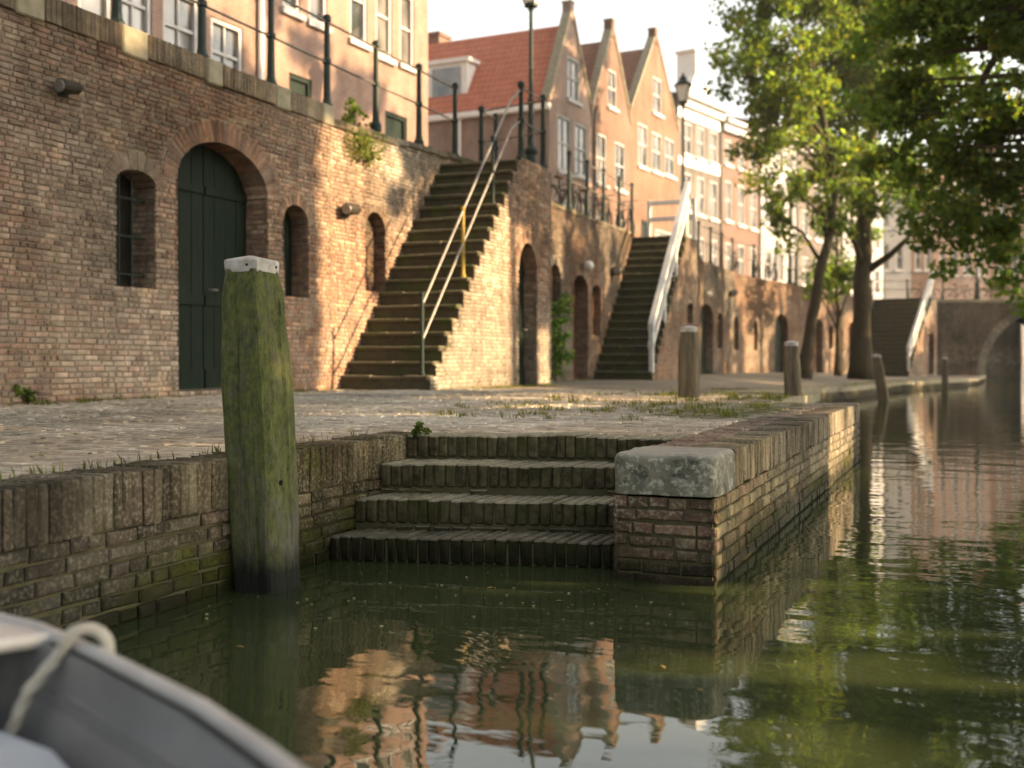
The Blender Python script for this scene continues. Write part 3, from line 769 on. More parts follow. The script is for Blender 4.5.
for o, D, ua, ub, lst in W3:
    ops = [(op_on(o, D, *q[:5]), q[5]) for q in lst]
    o_ = Vector(o)+D*ua
    ztop = 4.36
    drop = (lambda u: 4.36-.18) if ua else (lambda u: 4.36-.34*u/L3-.18)
    def hf(a, b, ops=ops, ua=ua): return [(x-ua, y-ua) for q, _ in ops for x, y in q.hole(a+.18, b+.18)]
    panel(mb, (o_.x, o_.y, .18), D, Z, ub-ua, 4.36-.18, hf, mossf=lambda p: -.05+.3*sm(p.z, 3.4, 4.3)+.25*sm(p.z, 1.1, .5)+.25*nz(p.x, p.y, p.z, .5), simp=True, vtop=drop, k=.62, bl=.22, bh=.06)
    for q, kind in ops: q.masonry(mb, o, D, Z); backs.append((q, kind, o, D))
obj(mb, 'brickwork', [M['brick'], M['mortar']], root)
for q, kind, o, D in backs:
    if kind: door(q, o, D, Z, root, M['door'] if kind == 1 else M['brown'], 'cellar_door', 1, 4)
    else: q.back(o, D, Z, 'window_shutter', M['dark'], root, dep=q.depth-.02)
reparent(root)
# ---- third flight, close to the bridge, on the bent wall
def s3(px): return online(px, P3, D3)
S3a = 11.9
o3 = P3
za3 = .30
st3, T3, RS3 = flight(0.02, 2.75, S3a, S3a+3.5, za3, 4.02, 17, 'dark stone stairs with a white handrail beside the bridge, farthest of the three flights', o=o3, ud=D3)
q3 = Opening(S3a+3.0, S3a+3.75, za3+.05, za3+2.0, .1, .12, .2)
cw3, W_ = cheek(S3a+.02, S3a+3.5, S3a+4.3, za3, 4.0, [q3], 17, 'brick side wall of the farthest stairs with a small dark door next to the bridge', o=o3, ud=D3, x0=0, x1=2.76, k=.9)
q3.back(tuple(W_(2.76, 0, 0)), D3, Z, 'cellar_door', M['dark'], cw3, dep=.18); reparent(cw3)
# ---- bridge
root = thing('arched_bridge', 'dark brick bridge with a round arch across the end of the canal', 'bridge', tuple(FW*58+RT*25))
u_s = (985-HX)/FPX*58; rad = 3.3; zc = .2
BL = (E3.dot(RT))-4.; BR = 44.
class Arch(Opening): pass
ar = Opening(u_s, u_s+2*rad, -.2, zc+rad, rad, .42, .5)
ob = FW*58
mb = MB()
def hfb(a, b): return [(x-BL, y-BL) for x, y in ar.hole(a-.2, b-.2)]
BP = [(.12, .08, .062), (.09, .064, .055), (.155, .10, .078), (.135, .105, .085), (.10, .08, .07)]
panel(mb, tuple(ob+RT*BL+Z*-.2), RT, Z, BR-BL, 4.0+.2, hfb, pal=BP, bl=.22, bh=.06, simp=True, k=1., mossf=lambda p: -.05+.3*nz(p.x, p.y, p.z, .4))
ar.masonry(mb, tuple(ob), RT, Z, pal=[(.24, .20, .16), (.19, .165, .135)], k=.95)
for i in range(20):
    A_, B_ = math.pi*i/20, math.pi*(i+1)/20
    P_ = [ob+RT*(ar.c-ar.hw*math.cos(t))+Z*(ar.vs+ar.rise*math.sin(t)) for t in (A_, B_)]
    mb.quad(P_[0]+FW*.45, P_[0]+FW*7, P_[1]+FW*7, P_[1]+FW*.45, 0, (.03, .024, .02, 0))  # vault coloured near black: shade under the arch painted in
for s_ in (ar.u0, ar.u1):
    mb.quad(ob+RT*s_+FW*.45-Z*.3, ob+RT*s_+FW*7-Z*.3, ob+RT*s_+FW*7+Z*(ar.vs+.02), ob+RT*s_+FW*.45+Z*(ar.vs+.02), 0, (.03, .024, .02, 0))  # same painted shade on the side faces of the barrel
a = ob+RT*BL; b = ob+RT*BR
mb.hexa([a+Z*3.9-FW*.05, b+Z*3.9-FW*.05, b+Z*3.9+FW*.4, a+Z*3.9+FW*.4, a+Z*4.06-FW*.05, b+Z*4.06-FW*.05, b+Z*4.06+FW*.4, a+Z*4.06+FW*.4], 2)
for s0, s1 in ((BL, u_s), (u_s+2*rad, BR)):
    a, b = ob+RT*s0+FW*7, ob+RT*s1+FW*7
    mb.quad(a-Z*.3, b-Z*.3, b+Z*4, a+Z*4, 1)
mb.quad(ob+RT*BL+FW*.4+Z*3.95, ob+RT*BR+FW*.4+Z*3.95, ob+RT*BR+FW*7+Z*3.95, ob+RT*BL+FW*7+Z*3.95, 1)
mb.quad(ob+RT*BL+FW*7+Z*3.5, ob+RT*BR+FW*7+Z*3.5, ob+RT*BR+FW*7+Z*3.98, ob+RT*BL+FW*7+Z*3.98, 1)
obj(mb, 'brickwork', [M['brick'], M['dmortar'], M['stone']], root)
root = thing('canal_wall', 'brick wall behind the bridge at the left inside the arch, its shade put into the colour', 'wall', tuple(ob+RT*28+FW*15))
mb = MB(); panel(mb, tuple(ob+RT*24+FW*14.5+Z*-.2), RT, Z, 8.1, 4.4, simp=True, pal=BP, k=.12)  # brick tone cut to near black to stand in for shade
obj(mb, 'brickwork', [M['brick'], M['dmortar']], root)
# sunlit quay wall seen through the arch
root = thing('canal_wall', 'sunlit brick wall glimpsed through the bridge arch', 'wall', tuple(ob+RT*31+FW*14))
mb = MB(); panel(mb, tuple(ob+RT*32.0+FW*14+Z*-.2), (RT*.6+FW*.8), Z, 24, 4.2, simp=True, k=1.1)
obj(mb, 'brickwork', [M['brick'], M['mortar']], root)
# ================================================================== MOORING POSTS
def wood_mat():
    m, nt, b = new_mat('algae_covered_oak'); p = objc(nt)
    g = stretch(nt, p, (14, 14, 1.1))
    grain = noise_n(nt, g, 2.2, 7, .7)
    c = mixc(nt, ramp(nt, grain, [(.3, 0.), (.7, 1.)]), (.05, .045, .04), (.21, .195, .165))
    s = N(nt, 'ShaderNodeSeparateXYZ'); L(nt, p, s.inputs[0])
    hgt = ramp(nt, math_n(nt, 'ADD', math_n(nt, 'MULTIPLY', s.outputs[2], .5), math_n(nt, 'MULTIPLY', math_n(nt, 'SUBTRACT', noise_n(nt, stretch(nt, p, (3, 3, 1)), 2.2, 5, .65), .5), .9)), [(.0, .2), (.24, .95)])
    gr = mixc(nt, ramp(nt, noise_n(nt, stretch(nt, p, (5, 5, 3.2)), 6, 9, .8), [(.36, 0.), (.64, 1.)]), (.032, .045, .009), (.175, .195, .04))
    patch = ramp(nt, noise_n(nt, stretch(nt, p, (6, 6, 3.4)), 2.2, 9, .8), [(.36, .15), (.50, 1.)])
    c = mixc(nt, math_n(nt, 'MULTIPLY', hgt, patch), c, gr)
    low = ramp(nt, math_n(nt, 'ADD', s.outputs[2], math_n(nt, 'MULTIPLY', noise_n(nt, stretch(nt, p, (9, 9, 2)), 2, 5, .7), .22)), [(.20, 1.), (.32, 0.)])
    c = mixc(nt, low, c, (.006, .008, .003))
    cr = ramp(nt, noise_n(nt, stretch(nt, p, (16, 16, .45)), 1.5, 5, .75), [(.33, 1.), (.39, 0.)])
    c = mixc(nt, cr, c, (.012, .01, .007))
    L(nt, c, b.inputs['Base Color']); b.inputs['Roughness'].default_value = .85
    bump(nt, b, math_n(nt, 'ADD', grain, math_n(nt, 'MULTIPLY', noise_n(nt, stretch(nt, p, (18, 18, 6)), 3, 6, .75), .9)), 1., .022)
    return m
M['oak'] = wood_mat()
M['oak2'] = simple('weathered_oak', (.20, .165, .115), (.085, .075, .05), 4, .9, st=(8, 8, .8), bmp=.7, bdist=.01, local=True)
M['cap'] = simple('scuffed_zinc_cap', (.60, .58, .54), (.27, .25, .22), 16, .65, 0., .6, .004, local=True)
def mooring_post(label, base, prof, cap_z, mat, lean=(0, 0), group=None, rot=0., corner=.24, dents=True, ncap=True):
    """hewn square post with chamfered arrises; prof = [(z, half width)]"""
    root = thing('mooring_post', label, 'mooring post', base, 0, group)
    mb = MB(); n = 64; H_ = cap_z
    def ring(z, w):
        out = []
        for i in range(n):
            a = 2*math.pi*i/n+.0001; c, s = math.cos(a), math.sin(a)
            d = 1/max(abs(c), abs(s), (abs(c)+abs(s))/(2-corner*1.0))          # chamfered square
            k = w*d*(1+.05*nz(c*2, s*2, z*2.2)+.03*nz(c*7, s*7, z*6)+.015*nz(c*22, s*22, z*3))*(1-.10*max(0, (z-H_+.10)/.10)*max(0, nz(c*3, s*3, 5)))
            # drying splits
            for sp, dp, z0, z1 in ((4.55, .07, .5, 1.3), (5.75, .06, .6, 1.4), (.15, .08, .1, 1.25), (5.0, .04, 0., .7)):
                if dents and abs(a-sp-.04*math.sin(z*5)) < .06 and z0 < z < z1: k *= 1-dp
            out.append((c*k+lean[0]*z, s*k+lean[1]*z, z))
        return out
    zs = []; H = cap_z
    for i in range(61):
        z = prof[0][0]+(H-prof[0][0])*i/60
        for (za, wa), (zb, wb) in zip(prof, prof[1:]):
            if za <= z <= zb+1e-6: w = wa+(wb-wa)*sm((z-za)/(zb-za), 0, 1); break
        zs.append((z, w))
    vs = [p for z, w in zs for p in ring(z, w)]
    fs = [(i*n+q, i*n+(q+1) % n, (i+1)*n+(q+1) % n, (i+1)*n+q) for i in range(len(zs)-1) for q in range(n)]
    fs.append(tuple((len(zs)-1)*n+q for q in range(n)))
    mb.add(vs, fs)
    o = mb.build('timber', mat, root)
    w = prof[-1][1]; cb = MB(); hh = w*.58
    def cr(z, k):
        out = []
        for i in range(16):
            a = 2*math.pi*i/16; c, s = math.cos(a), math.sin(a); d = 1/max(abs(c), abs(s), (abs(c)+abs(s))/(2-corner))
            out.append((c*d*w*k+lean[0]*z, s*d*w*k+lean[1]*z, z+.004*nz(c*3, s*3, z*9)))
        return out
    rs = [cr(H-.012, 1.06), cr(H+hh*.72, 1.09), cr(H+hh*.86, 1.0), cr(H+hh*1.12, .35), cr(H+hh*1.22, .1)]
    cb.add([p for r_ in rs for p in r_], [(i*16+q, i*16+(q+1) % 16, (i+1)*16+(q+1) % 16, (i+1)*16+q) for i in range(4) for q in range(16)]+[tuple(64+q for q in range(16))])
    c = cb.build('metal_cap', M['cap'], root)
    if dents:
        for i in range(1, 16, 4):
            nb = MB(); p = Vector(cr(H+hh*.3, 1.08)[i]); q = Vector((lean[0]*H, lean[1]*H, p.z)); nb.tube([p, p+(p-q).normalized()*.005], .006, 6)
            nb.build('nail', M['dark'], c)
    return root
b0 = onZ(268, 588, 0)
pb_big = mooring_post('large moss green mooring post with a white metal cap standing in the water', (b0.x, b0.y, 0), [(-.6, .113), (0., .114), (.25, .117), (.85, .124), (1.25, .107), (1.44, .089)], 1.395, M['oak'], (-.052, -.01))
hb = MB(); hb.tube([(.119-.052*.48, -.045, .47), (.124-.052*.48, -.045, .47)], [.012, .012], 10); hb.build('bolt_hole', M['dark'], pb_big)
for px, pt, pbm, zb, w, lean, lab in (
        (689, 331, 401, None, .10, (.0, 0), 'short dark mooring post with a pale cap on the quay, nearest the second stairs'),
        (793, 345, 399, None, .085, (-.03, 0), 'greenish mooring post with a white cap near the leaning tree'),
        (884, 357, 401, 0., .115, (-.16, 0), 'dark mooring post leaning left, standing in the water before the far quay'),
        (945, 359, 393, 0., .085, (0., 0), 'small mooring post in the water closest to the bridge')):
    d = FPX*(EYE-(zb if zb is not None else .53))/(pbm-HY); base = atd(px, pbm, d)
    top = EYE+(HY-pt)*d/FPX-base.z
    mooring_post(lab, tuple(base), [(-.5, w*1.08), (0., w*1.1), (top*.6, w*1.08), (top, w*.86)], top, M['oak2'], lean, 'short mooring posts along the quay', dents=False)
# ================================================================== RAILINGS
def post_mesh(h, r=.042):
    mb = MB(); mb.lathe([(r*2.1, -.05), (r*2.1, .05), (r*1.5, .09), (r*1.25, .16), (r*1.1, h*.48), (r*1.5, h*.49), (r*1.5, h*.53), (r, h*.54), (r*.95, h*.93), (r*1.5, h*.94), (r*1.5, h*.985), (r*1.2, h), (r*.5, h+.02)], (0, 0, 0), 10)
    return mb
def railing(pts, h, label, rails=(.93, .5), group=None, rr=.017, ext=()):
    root = thing('iron_railing', label, 'railing', tuple(pts[0]), 0, group)
    b = Vector(pts[0]); first = None
    for p in pts:
        if first is None: o = post_mesh(h).build('post', M['iron'], root); first = o
        else: o = first.copy(); COL.objects.link(o); o.parent = root
        o.location = Vector(p)-b
    for k in rails:
        mb = MB(); mb.tube([Vector(p)-b+Z*h*k for p in list(pts)+list(ext)], rr, 8)
        mb.build('rail', M['rail'], root)
    return root
M['rail'] = simple('worn_rail', (.22, .19, .16), (.10, .10, .085), 9, .5, .3, .1)
XR = XW-.12
pp1 = [Vector((XR, onX(px, 60, XR).y, 4.6)) for px in (117, 202, 271, 327, 376, 419, 455)]
d_ = pp1[1].y-pp1[0].y
railing([Vector((XR, pp1[0].y-d_, 4.6))]+pp1, 1.34, 'dark green iron railing on top of the near canal wall')
pr = [Vector((XS-.1, onX(521, 100, XS-.1).y, 4.40)), Vector((XS-.1, onX(543, 100, XS-.1).y, 4.40))]
railing(pr+[Vector((XW-.05, 19.7, 4.40)), Vector((XW-.05, 20.4, 4.40))], 1.33, 'short iron railing around the top landing of the near stairs')
pw2 = [Vector((XR, onX(px, 200, XR).y, 4.42)) for px in (569, 587, 603.5, 619, 632)]
railing(pw2, 1.36, 'iron railing on the wall between the two stairs, bicycles behind it')
pw3 = [Vector((XR, y, 4.36)) for y in (38.2, 40.1, 42., 44.)]+[P3+D3*s-Vector((.12, 0, 0))+Z*(4.36-.34*s/L3) for s in (1.5, 3.6, 5.7, 7.8, 9.9)]
railing(pw3, 1.3, 'iron railing on top of the long far canal wall')
pbr = [ob+RT*(s)+FW*.18+Z*4.06 for s in (18.2, 20, 21.8, 23.6, 25.4, 27.2, 29)]
railing(pbr, 1.0, 'thin iron railing on top of the bridge')
# pipe handrail of the near stairs
root = thing('pipe_handrail', 'grey pipe handrail with green and yellow posts on the near stairs', 'handrail', (XS-.16, YA1+.1, ZD))
b = Vector(root.location)
def on_stair(y, h): return Vector((XS-.16, y, ZD+RS1*((y-YA1)/T1+.6)+h))
hp = [(YA1+.07, M['iron'], 1.12), (onX(463, 290, XS-.16).y, M['yellow'], 1.02), (onX(495, 200, XS-.16).y, M['iron'], 1.02)]
hp[2] = (YB1-.9, M['iron'], 1.05)
for y, m_, h in hp:
    q = on_stair(y, 0)-b; mb = MB(); q.z = ZD+RS1*(math.floor((y-YA1)/T1+1))-b.z
    mb.lathe([(.045, 0), (.045, .03), (.03, .06), (.027, h), (.034, h+.01), (.034, h+.05), (.01, h+.06)], tuple(q), 10)
    mb.build('post', m_, root)
for h in (1.0, .5):
    mb = MB(); a = on_stair(YA1+.07, h)-b; c = on_stair(YB1-.35, h)-b
    mb.tube([a, c, on_stair(YB1-.1, h+.0)-b, Vector(pr[0])-b+Z*(1.2 if h > .8 else .68)], .018, 8); mb.build('rail', M['galv'], root)
# white timber handrails
def timber_rail(pts, label, w=.10, h=.16, hh=.95):
    root = thing('white_handrail', label, 'handrail', tuple(pts[0])); b = Vector(pts[0])
    pa, pb_ = Vector(pts[0]), Vector(pts[1]); D = (pb_-pa); n = 4
    for i in range(n):
        p = pa+D*(i/(n-1))-b; mb = MB(); mb.bbox(p.x-w/2, p.x+w/2, p.y-w/2, p.y+w/2, p.z-.02, p.z+hh, .01)
        mb.build('post', M['whitewood'], root)
    for f, hgt in ((hh+.02, h), (hh*.62, h*.7)):
        mb = MB(); d = D.normalized(); s = Vector((d.y, -d.x, 0)).normalized()*(w*.62)
        up = Z*hgt; A, B = pa-b+Z*f-d*.1, pb_-b+Z*f+d*.3
        mb.hexa([A-s, A+s, B+s, B-s, A-s+up, A+s+up, B+s+up, B-s+up]); mb.build('plank', M['whitewood'], root)
    return root
r2 = timber_rail([(XS-.06, YA2+.15, z02+.2), (XS-.06, YB2, 4.33)], 'long white timber handrail on the right side of the middle stairs', .11, .20, 1.0)
b = Vector(r2.location)
for x in (XS-.06, XW+.1):
    mb = MB(); p = Vector((x, YE2-.1, 4.33))-b; mb.bbox(p.x-.05, p.x+.05, p.y-.05, p.y+.05, p.z-.1, p.z+1.1, .01); mb.build('post', M['whitewood'], r2)
for h in (.95, .5):
    mb = MB(); p = Vector((XW+.1, YE2-.1, 4.33+h))-b; mb.bbox(p.x, p.x+1.3, p.y-.03, p.y+.03, p.z, p.z+.13, .01); mb.build('plank', M['whitewood'], r2)
nn3 = Vector((D3.y, -D3.x, 0))
timber_rail([tuple(P3+D3*(S3a+.1)+nn3*2.7+Z*.5), tuple(P3+D3*(S3a+3.6)+nn3*2.7+Z*4.05)], 'white handrail of the farthest stairs beside the bridge', .11, .2, .95)
# ================================================================== LAMPS
def street_lamp(loc, H, label, sc_=1.):
    root = thing('street_lamp', label, 'street lamp', loc, 0, 'street lamps along the canal'); s = sc_
    mb = MB(); mb.lathe([(.17*s, 0), (.17*s, .45), (.13*s, .5), (.12*s, .95), (.15*s, 1.0), (.15*s, 1.06), (.075*s, 1.15), (.06*s, 2.), (.075*s, 2.02), (.075*s, 2.1), (.05*s, 2.15), (.04*s, H-.75), (.07*s, H-.74), (.03*s, H-.66)], n=12); mb.build('pole', M['iron'], root)
    mb = MB(); w0, w1, z0, z1 = .11*s, .2*s, H-.62, H-.12
    mb.add([(sx*w, sy*w, z) for w, z in ((w0, z0), (w1, z1)) for sx, sy in ((-1, -1), (1, -1), (1, 1), (-1, 1))], [(0, 1, 5, 4), (1, 2, 6, 5), (2, 3, 7, 6), (3, 0, 4, 7), (3, 2, 1, 0), (4, 5, 6, 7)])
    g = mb.build('lantern', M['glow'], root)
    mb = MB()
    for sx, sy in ((-1, -1), (1, -1), (1, 1), (-1, 1)): mb.tube([(sx*w0, sy*w0, z0), (sx*w1, sy*w1, z1)], .016*s, 5)
    mb.lathe([(.15*s, z0-.05), (.15*s, z0+.01)], n=8); mb.build('frame', M['iron'], g)
    mb = MB(); mb.lathe([(.31*s, z1), (.29*s, z1+.03), (.12*s, z1+.17), (.11*s, z1+.26), (.05*s, z1+.3), (.03*s, z1+.4)], n=8); mb.build('roof', M['iron'], root)
    return root
M['glow'] = simple('frosted_lantern_glass', (.75, .72, .64), (.65, .62, .55), 5, .3, 0, 0)
q = atd(531, 150, 24.)
street_lamp((q.x, q.y, ZS), EYE+(HY+12)*24./FPX-ZS+.28, 'tall dark green street lamp at the top of the near stairs')
q = atd(683, 250, 36); street_lamp((q.x, q.y, ZS), EYE+(HY-82)*36/FPX-ZS, 'street lamp with frosted lantern beside the white stair handrail')
for px, d, lab in ((790, 52, 'slim dark lamp post half hidden by the leaning tree'), (977, 62, 'dark lamp post standing on the bridge')):
    q = atd(px, 250, d); street_lamp((q.x, q.y, 4.05), 5.2, lab, .9)
# wall lamps
def wall_lamp(p, label, s=1., mat=None):
    root = thing('wall_lamp', label, 'wall lamp', p, 0, 'lamps on the canal walls')
    mb = MB(); mb.bbox(0, .03*s, -.09*s, .09*s, -.08*s, .1*s, .008); mb.tube([(.02, 0, .03*s), (.12*s, 0, .05*s)], .02*s, 6); mb.build('bracket', M['iron'], root)
    mb = MB(); mb.lathe([(.07*s, -.18*s), (.085*s, -.15*s), (.085*s, .1*s), (.06*s, .15*s), (.06*s, .2*s)], n=12)
    mb.v = [(.16*s+z*.2, -z, x) if True else 0 for x, y, z in [(a, b_, c) for a, b_, c in mb.v]]
    hb = MB()
    # horizontal drum floodlight along the wall
    hb.tube([(.15*s, .16*s, .05*s), (.15*s, .12*s, .05*s), (.15*s, -.16*s, .02*s), (.15*s, -.2*s, .015*s)], [.06*s, .085*s, .105*s, .095*s], 12)
    hb.build('lamp_housing', mat or M['lamp'], root)
    lb = MB(); lb.tube([(.15*s, -.2*s, .015*s), (.15*s, -.215*s, .013*s)], [.085*s, .08*s], 12); lb.build('lens', M['galv'], root)
    return root
M['lamp'] = simple('dark_brown_lamp', (.05, .042, .032), (.03, .026, .02), 8, .6, .2)
q = onX(62, 91, XW); wall_lamp(tuple(q), 'dark drum lamp high on the brick wall above the barred window', .75)
q = onX(345, 212, XW); wall_lamp(tuple(q), 'brown drum lamp on the sunlit wall left of the near stairs', .9)
q = onX(613, 272, XW); wall_lamp(tuple(q), 'small dark wall lamp left of the middle stairs', 1.2)
q = onX(730, 294, XW); wall_lamp(tuple(q), 'dark lamp on the far wall between cellar doors', 1.2)
for px, py, lab in ((583, 266, 'little white globe lamp above the brown cellar door'), (704, 294, 'white globe lamp above a cellar door on the far wall')):
    q = onX(px, py, XW); root = thing('globe_lamp', lab, 'wall lamp', tuple(q), 0, 'white globe lamps on the walls')
    mb = MB(); mb.tube([(0, 0, .05), (.14, 0, .08)], .015, 6); mb.build('bracket', M['iron'], root)
    mb = MB(); mb.lathe([(.02, -.11), (.08, -.09), (.12, 0), (.09, .08), (.03, .11)], (.15, 0, 0), 12); mb.build('globe', M['glow'], root, smooth=True)
# ================================================================== BICYCLES
def bicycle(loc, rz, label, group):
    root = thing('bicycle', label, 'bicycle', loc, rz, group)
    for x in (-.52, .52):
        mb = MB(); mb.torus((x, 0, .34), (0, 1, 0), .32, .022, 22, 6); w = mb.build('wheel', M['black'], root)
        mb = MB()
        for i in range(7):
            a = math.pi*i/7; mb.tube([(x+.31*math.cos(a), 0, .34+.31*math.sin(a)), (x-.31*math.cos(a), 0, .34-.31*math.sin(a))], .004, 4)
        mb.build('spokes', M['galv'], w)
    mb = MB()
    for a, b_ in (((-.52, 0, .34), (-.1, 0, .3)), ((-.1, 0, .3), (-.24, 0, .86)), ((-.1, 0, .3), (.36, 0, .82)), ((-.2, 0, .72), (.34, 0, .86)), ((-.52, 0, .34), (-.21, 0, .75)), ((.34, 0, .95), (.52, 0, .34))): mb.tube([a, b_], .017, 6)
    mb.build('frame', M['black'], root)
    mb = MB(); mb.bbox(-.38, -.12, -.07, .07, .88, .94, .02); mb.build('saddle', M['brown'], root)
    mb = MB(); mb.tube([(.34, 0, .95), (.34, 0, 1.05)], .014, 6); mb.tube([(.2, -.28, 1.03), (.33, -.2, 1.07), (.34, 0, 1.06), (.33, .2, 1.07), (.2, .28, 1.03)], .013, 6); mb.build('handlebar', M['galv'], root)
    mb = MB(); mb.bbox(-.78, -.34, -.06, .06, .68, .71, .008); mb.build('carrier', M['iron'], root)
    return root
by = [onX(px, 200, XW-.5).y for px in (561, 576, 591, 608, 622)]
bike = None; labs = ['dark bicycle against the railing, first from the near stairs', 'second bicycle behind the railing, under the pinkish gabled house', 'third bicycle behind the railing, in front of the house with one tall attic window', 'fourth bicycle along the railing, left of the dark street door', 'bicycle at the railing nearest the middle stairs']
for y, lab in zip(by, labs):
    loc = (XW-.45+random.uniform(-.1, .1), y, ZS+.005); rz = R(90+random.uniform(-14, 14))
    if bike is None: bike = bicycle(loc, rz, lab, 'bicycles parked along the railings')
    else: copy_tree(bike, loc, rz, lab)
for px, lab in ((748, 'bicycle on the far wall left of the white house'), (768, 'bicycle parked in front of the white house'), (783, 'bicycle on the far wall close to the leaning tree')):
    s, d = online(px, P3, D3); q = P3+D3*s; copy_tree(bike, (q.x-.5, q.y, 4.33-.34*s/L3), R(80+random.uniform(-12, 12)), lab)
for px, lab in ((925, 'bicycle on the bridge right beside the white handrail'), (960, 'bicycle on the bridge left of the lamp post'), (995, 'bicycle on the bridge above the arch')):
    q = atd(px, 290, 58.8); copy_tree(bike, (q.x, q.y, 3.96), R(22+random.uniform(-10, 10)), lab)
# ================================================================== HOUSES
M['hb_pink'] = house_brick('faded_pink_brick', (.29, .195, .16), (.245, .16, .13), (.28, .225, .19))
M['hb_red'] = house_brick('orange_red_brick', (.20, .095, .062), (.165, .076, .05), (.20, .145, .11))
M['hb_org'] = house_brick('warm_orange_brick', (.185, .10, .07), (.155, .08, .057), (.19, .145, .115))
M['hb_buff'] = house_brick('grey_buff_brick', (.14, .114, .098), (.115, .092, .078), (.14, .125, .108))
M['hb_h1'] = house_brick('rose_brown_brick', (.265, .165, .13), (.22, .135, .105), (.27, .20, .16))
M['peach'] = simple('peach_plaster', (.155, .10, .08), (.125, .08, .064), 1.5, .9)
M['pinkplaster'] = simple('pink_plaster', (.32, .205, .165), (.235, .15, .12), 1.1, .9, bmp=.1)
M['cream'] = simple('white_plaster', (.30, .29, .28), (.22, .21, .20), 1.2, .85, bmp=.1)
M['trim'] = simple('window_white', (.42, .405, .39), (.34, .33, .315), 4, .6, bmp=.05)
class House:
    def __init__(s, label, P, ang, w, z0, group='houses along the street above the canal'):
        s.D = Vector((math.sin(ang), math.cos(ang), 0)); s.P = Vector((P[0], P[1], 0)); s.w = w; s.z0 = z0
        s.root = thing('canal_house', label, 'house', (P[0], P[1], z0), math.pi/2-ang, group)
    def u(s, px): return online(px, s.P, s.D)[0]
    def z(s, px, py): d = online(px, s.P, s.D)[1]; return EYE+(HY-py)*d/FPX-s.z0
def windows(root, lst, style='sash', mat=None):
    for (u0, u1, z0, z1) in lst:
        fr = MB(); t = .085; y0, y1 = .03, .14
        for a in ((u0, u0+t, z0, z1), (u1-t, u1, z0, z1)): fr.box(a[0], a[1], y0, y1, a[2], a[3])
        fr.box(u0+t, u1-t, y0, y1, z0, z0+t); fr.box(u0+t, u1-t, y0, y1, z1-t, z1)
        zm = z0+(z1-z0)*.52
        fr.box(u0+t, u1-t, y0+.03, y1-.01, zm-.03, zm+.03)
        if u1-u0 > .75: fr.box((u0+u1)/2-.02, (u0+u1)/2+.02, y0+.04, y1-.02, z0+t, z1-t)
        fr.box(u0-.09, u1+.09, -.09, y0-.002, z0-.13, z0-.003)
        w = fr.build('window', mat or M['trim'], root)
        p = MB(); p.quad((u0+t*.5, y1-.03, z0+t*.5), (u1-t*.5, y1-.03, z0+t*.5), (u1-t*.5, y1-.03, z1-t*.5), (u0+t*.5, y1-.03, z1-t*.5)); p.build('pane', M['pane'], w)
def wall_cells(mb, u0, u1, z0, z1, holes, rev=.16, mat=0):
    """front wall in the local plane y = 0 with recessed openings"""
    us = sorted({u0, u1, *[min(max(h[i], u0), u1) for h in holes for i in (0, 1)]}); zs = sorted({z0, z1, *[min(max(h[i], z0), z1) for h in holes for i in (2, 3)]})
    for a, b in zip(us, us[1:]):
        for c, d in zip(zs, zs[1:]):
            cu, cz = (a+b)/2, (c+d)/2
            if any(h[0] < cu < h[1] and h[2] < cz < h[3] for h in holes): continue
            mb.quad((a, 0, c), (b, 0, c), (b, 0, d), (a, 0, d), mat)
    for a, b, c, d in holes:
        c = max(c, z0); d = min(d, z1)
        mb.quad((a, 0, c), (a, rev, c), (a, rev, d), (a, 0, d), mat); mb.quad((b, rev, c), (b, 0, c), (b, 0, d), (b, rev, d), mat)
        mb.quad((a, 0, c), (b, 0, c), (b, rev, c), (a, rev, c), mat); mb.quad((a, rev, d), (b, rev, d), (b, 0, d), (a, 0, d), mat)
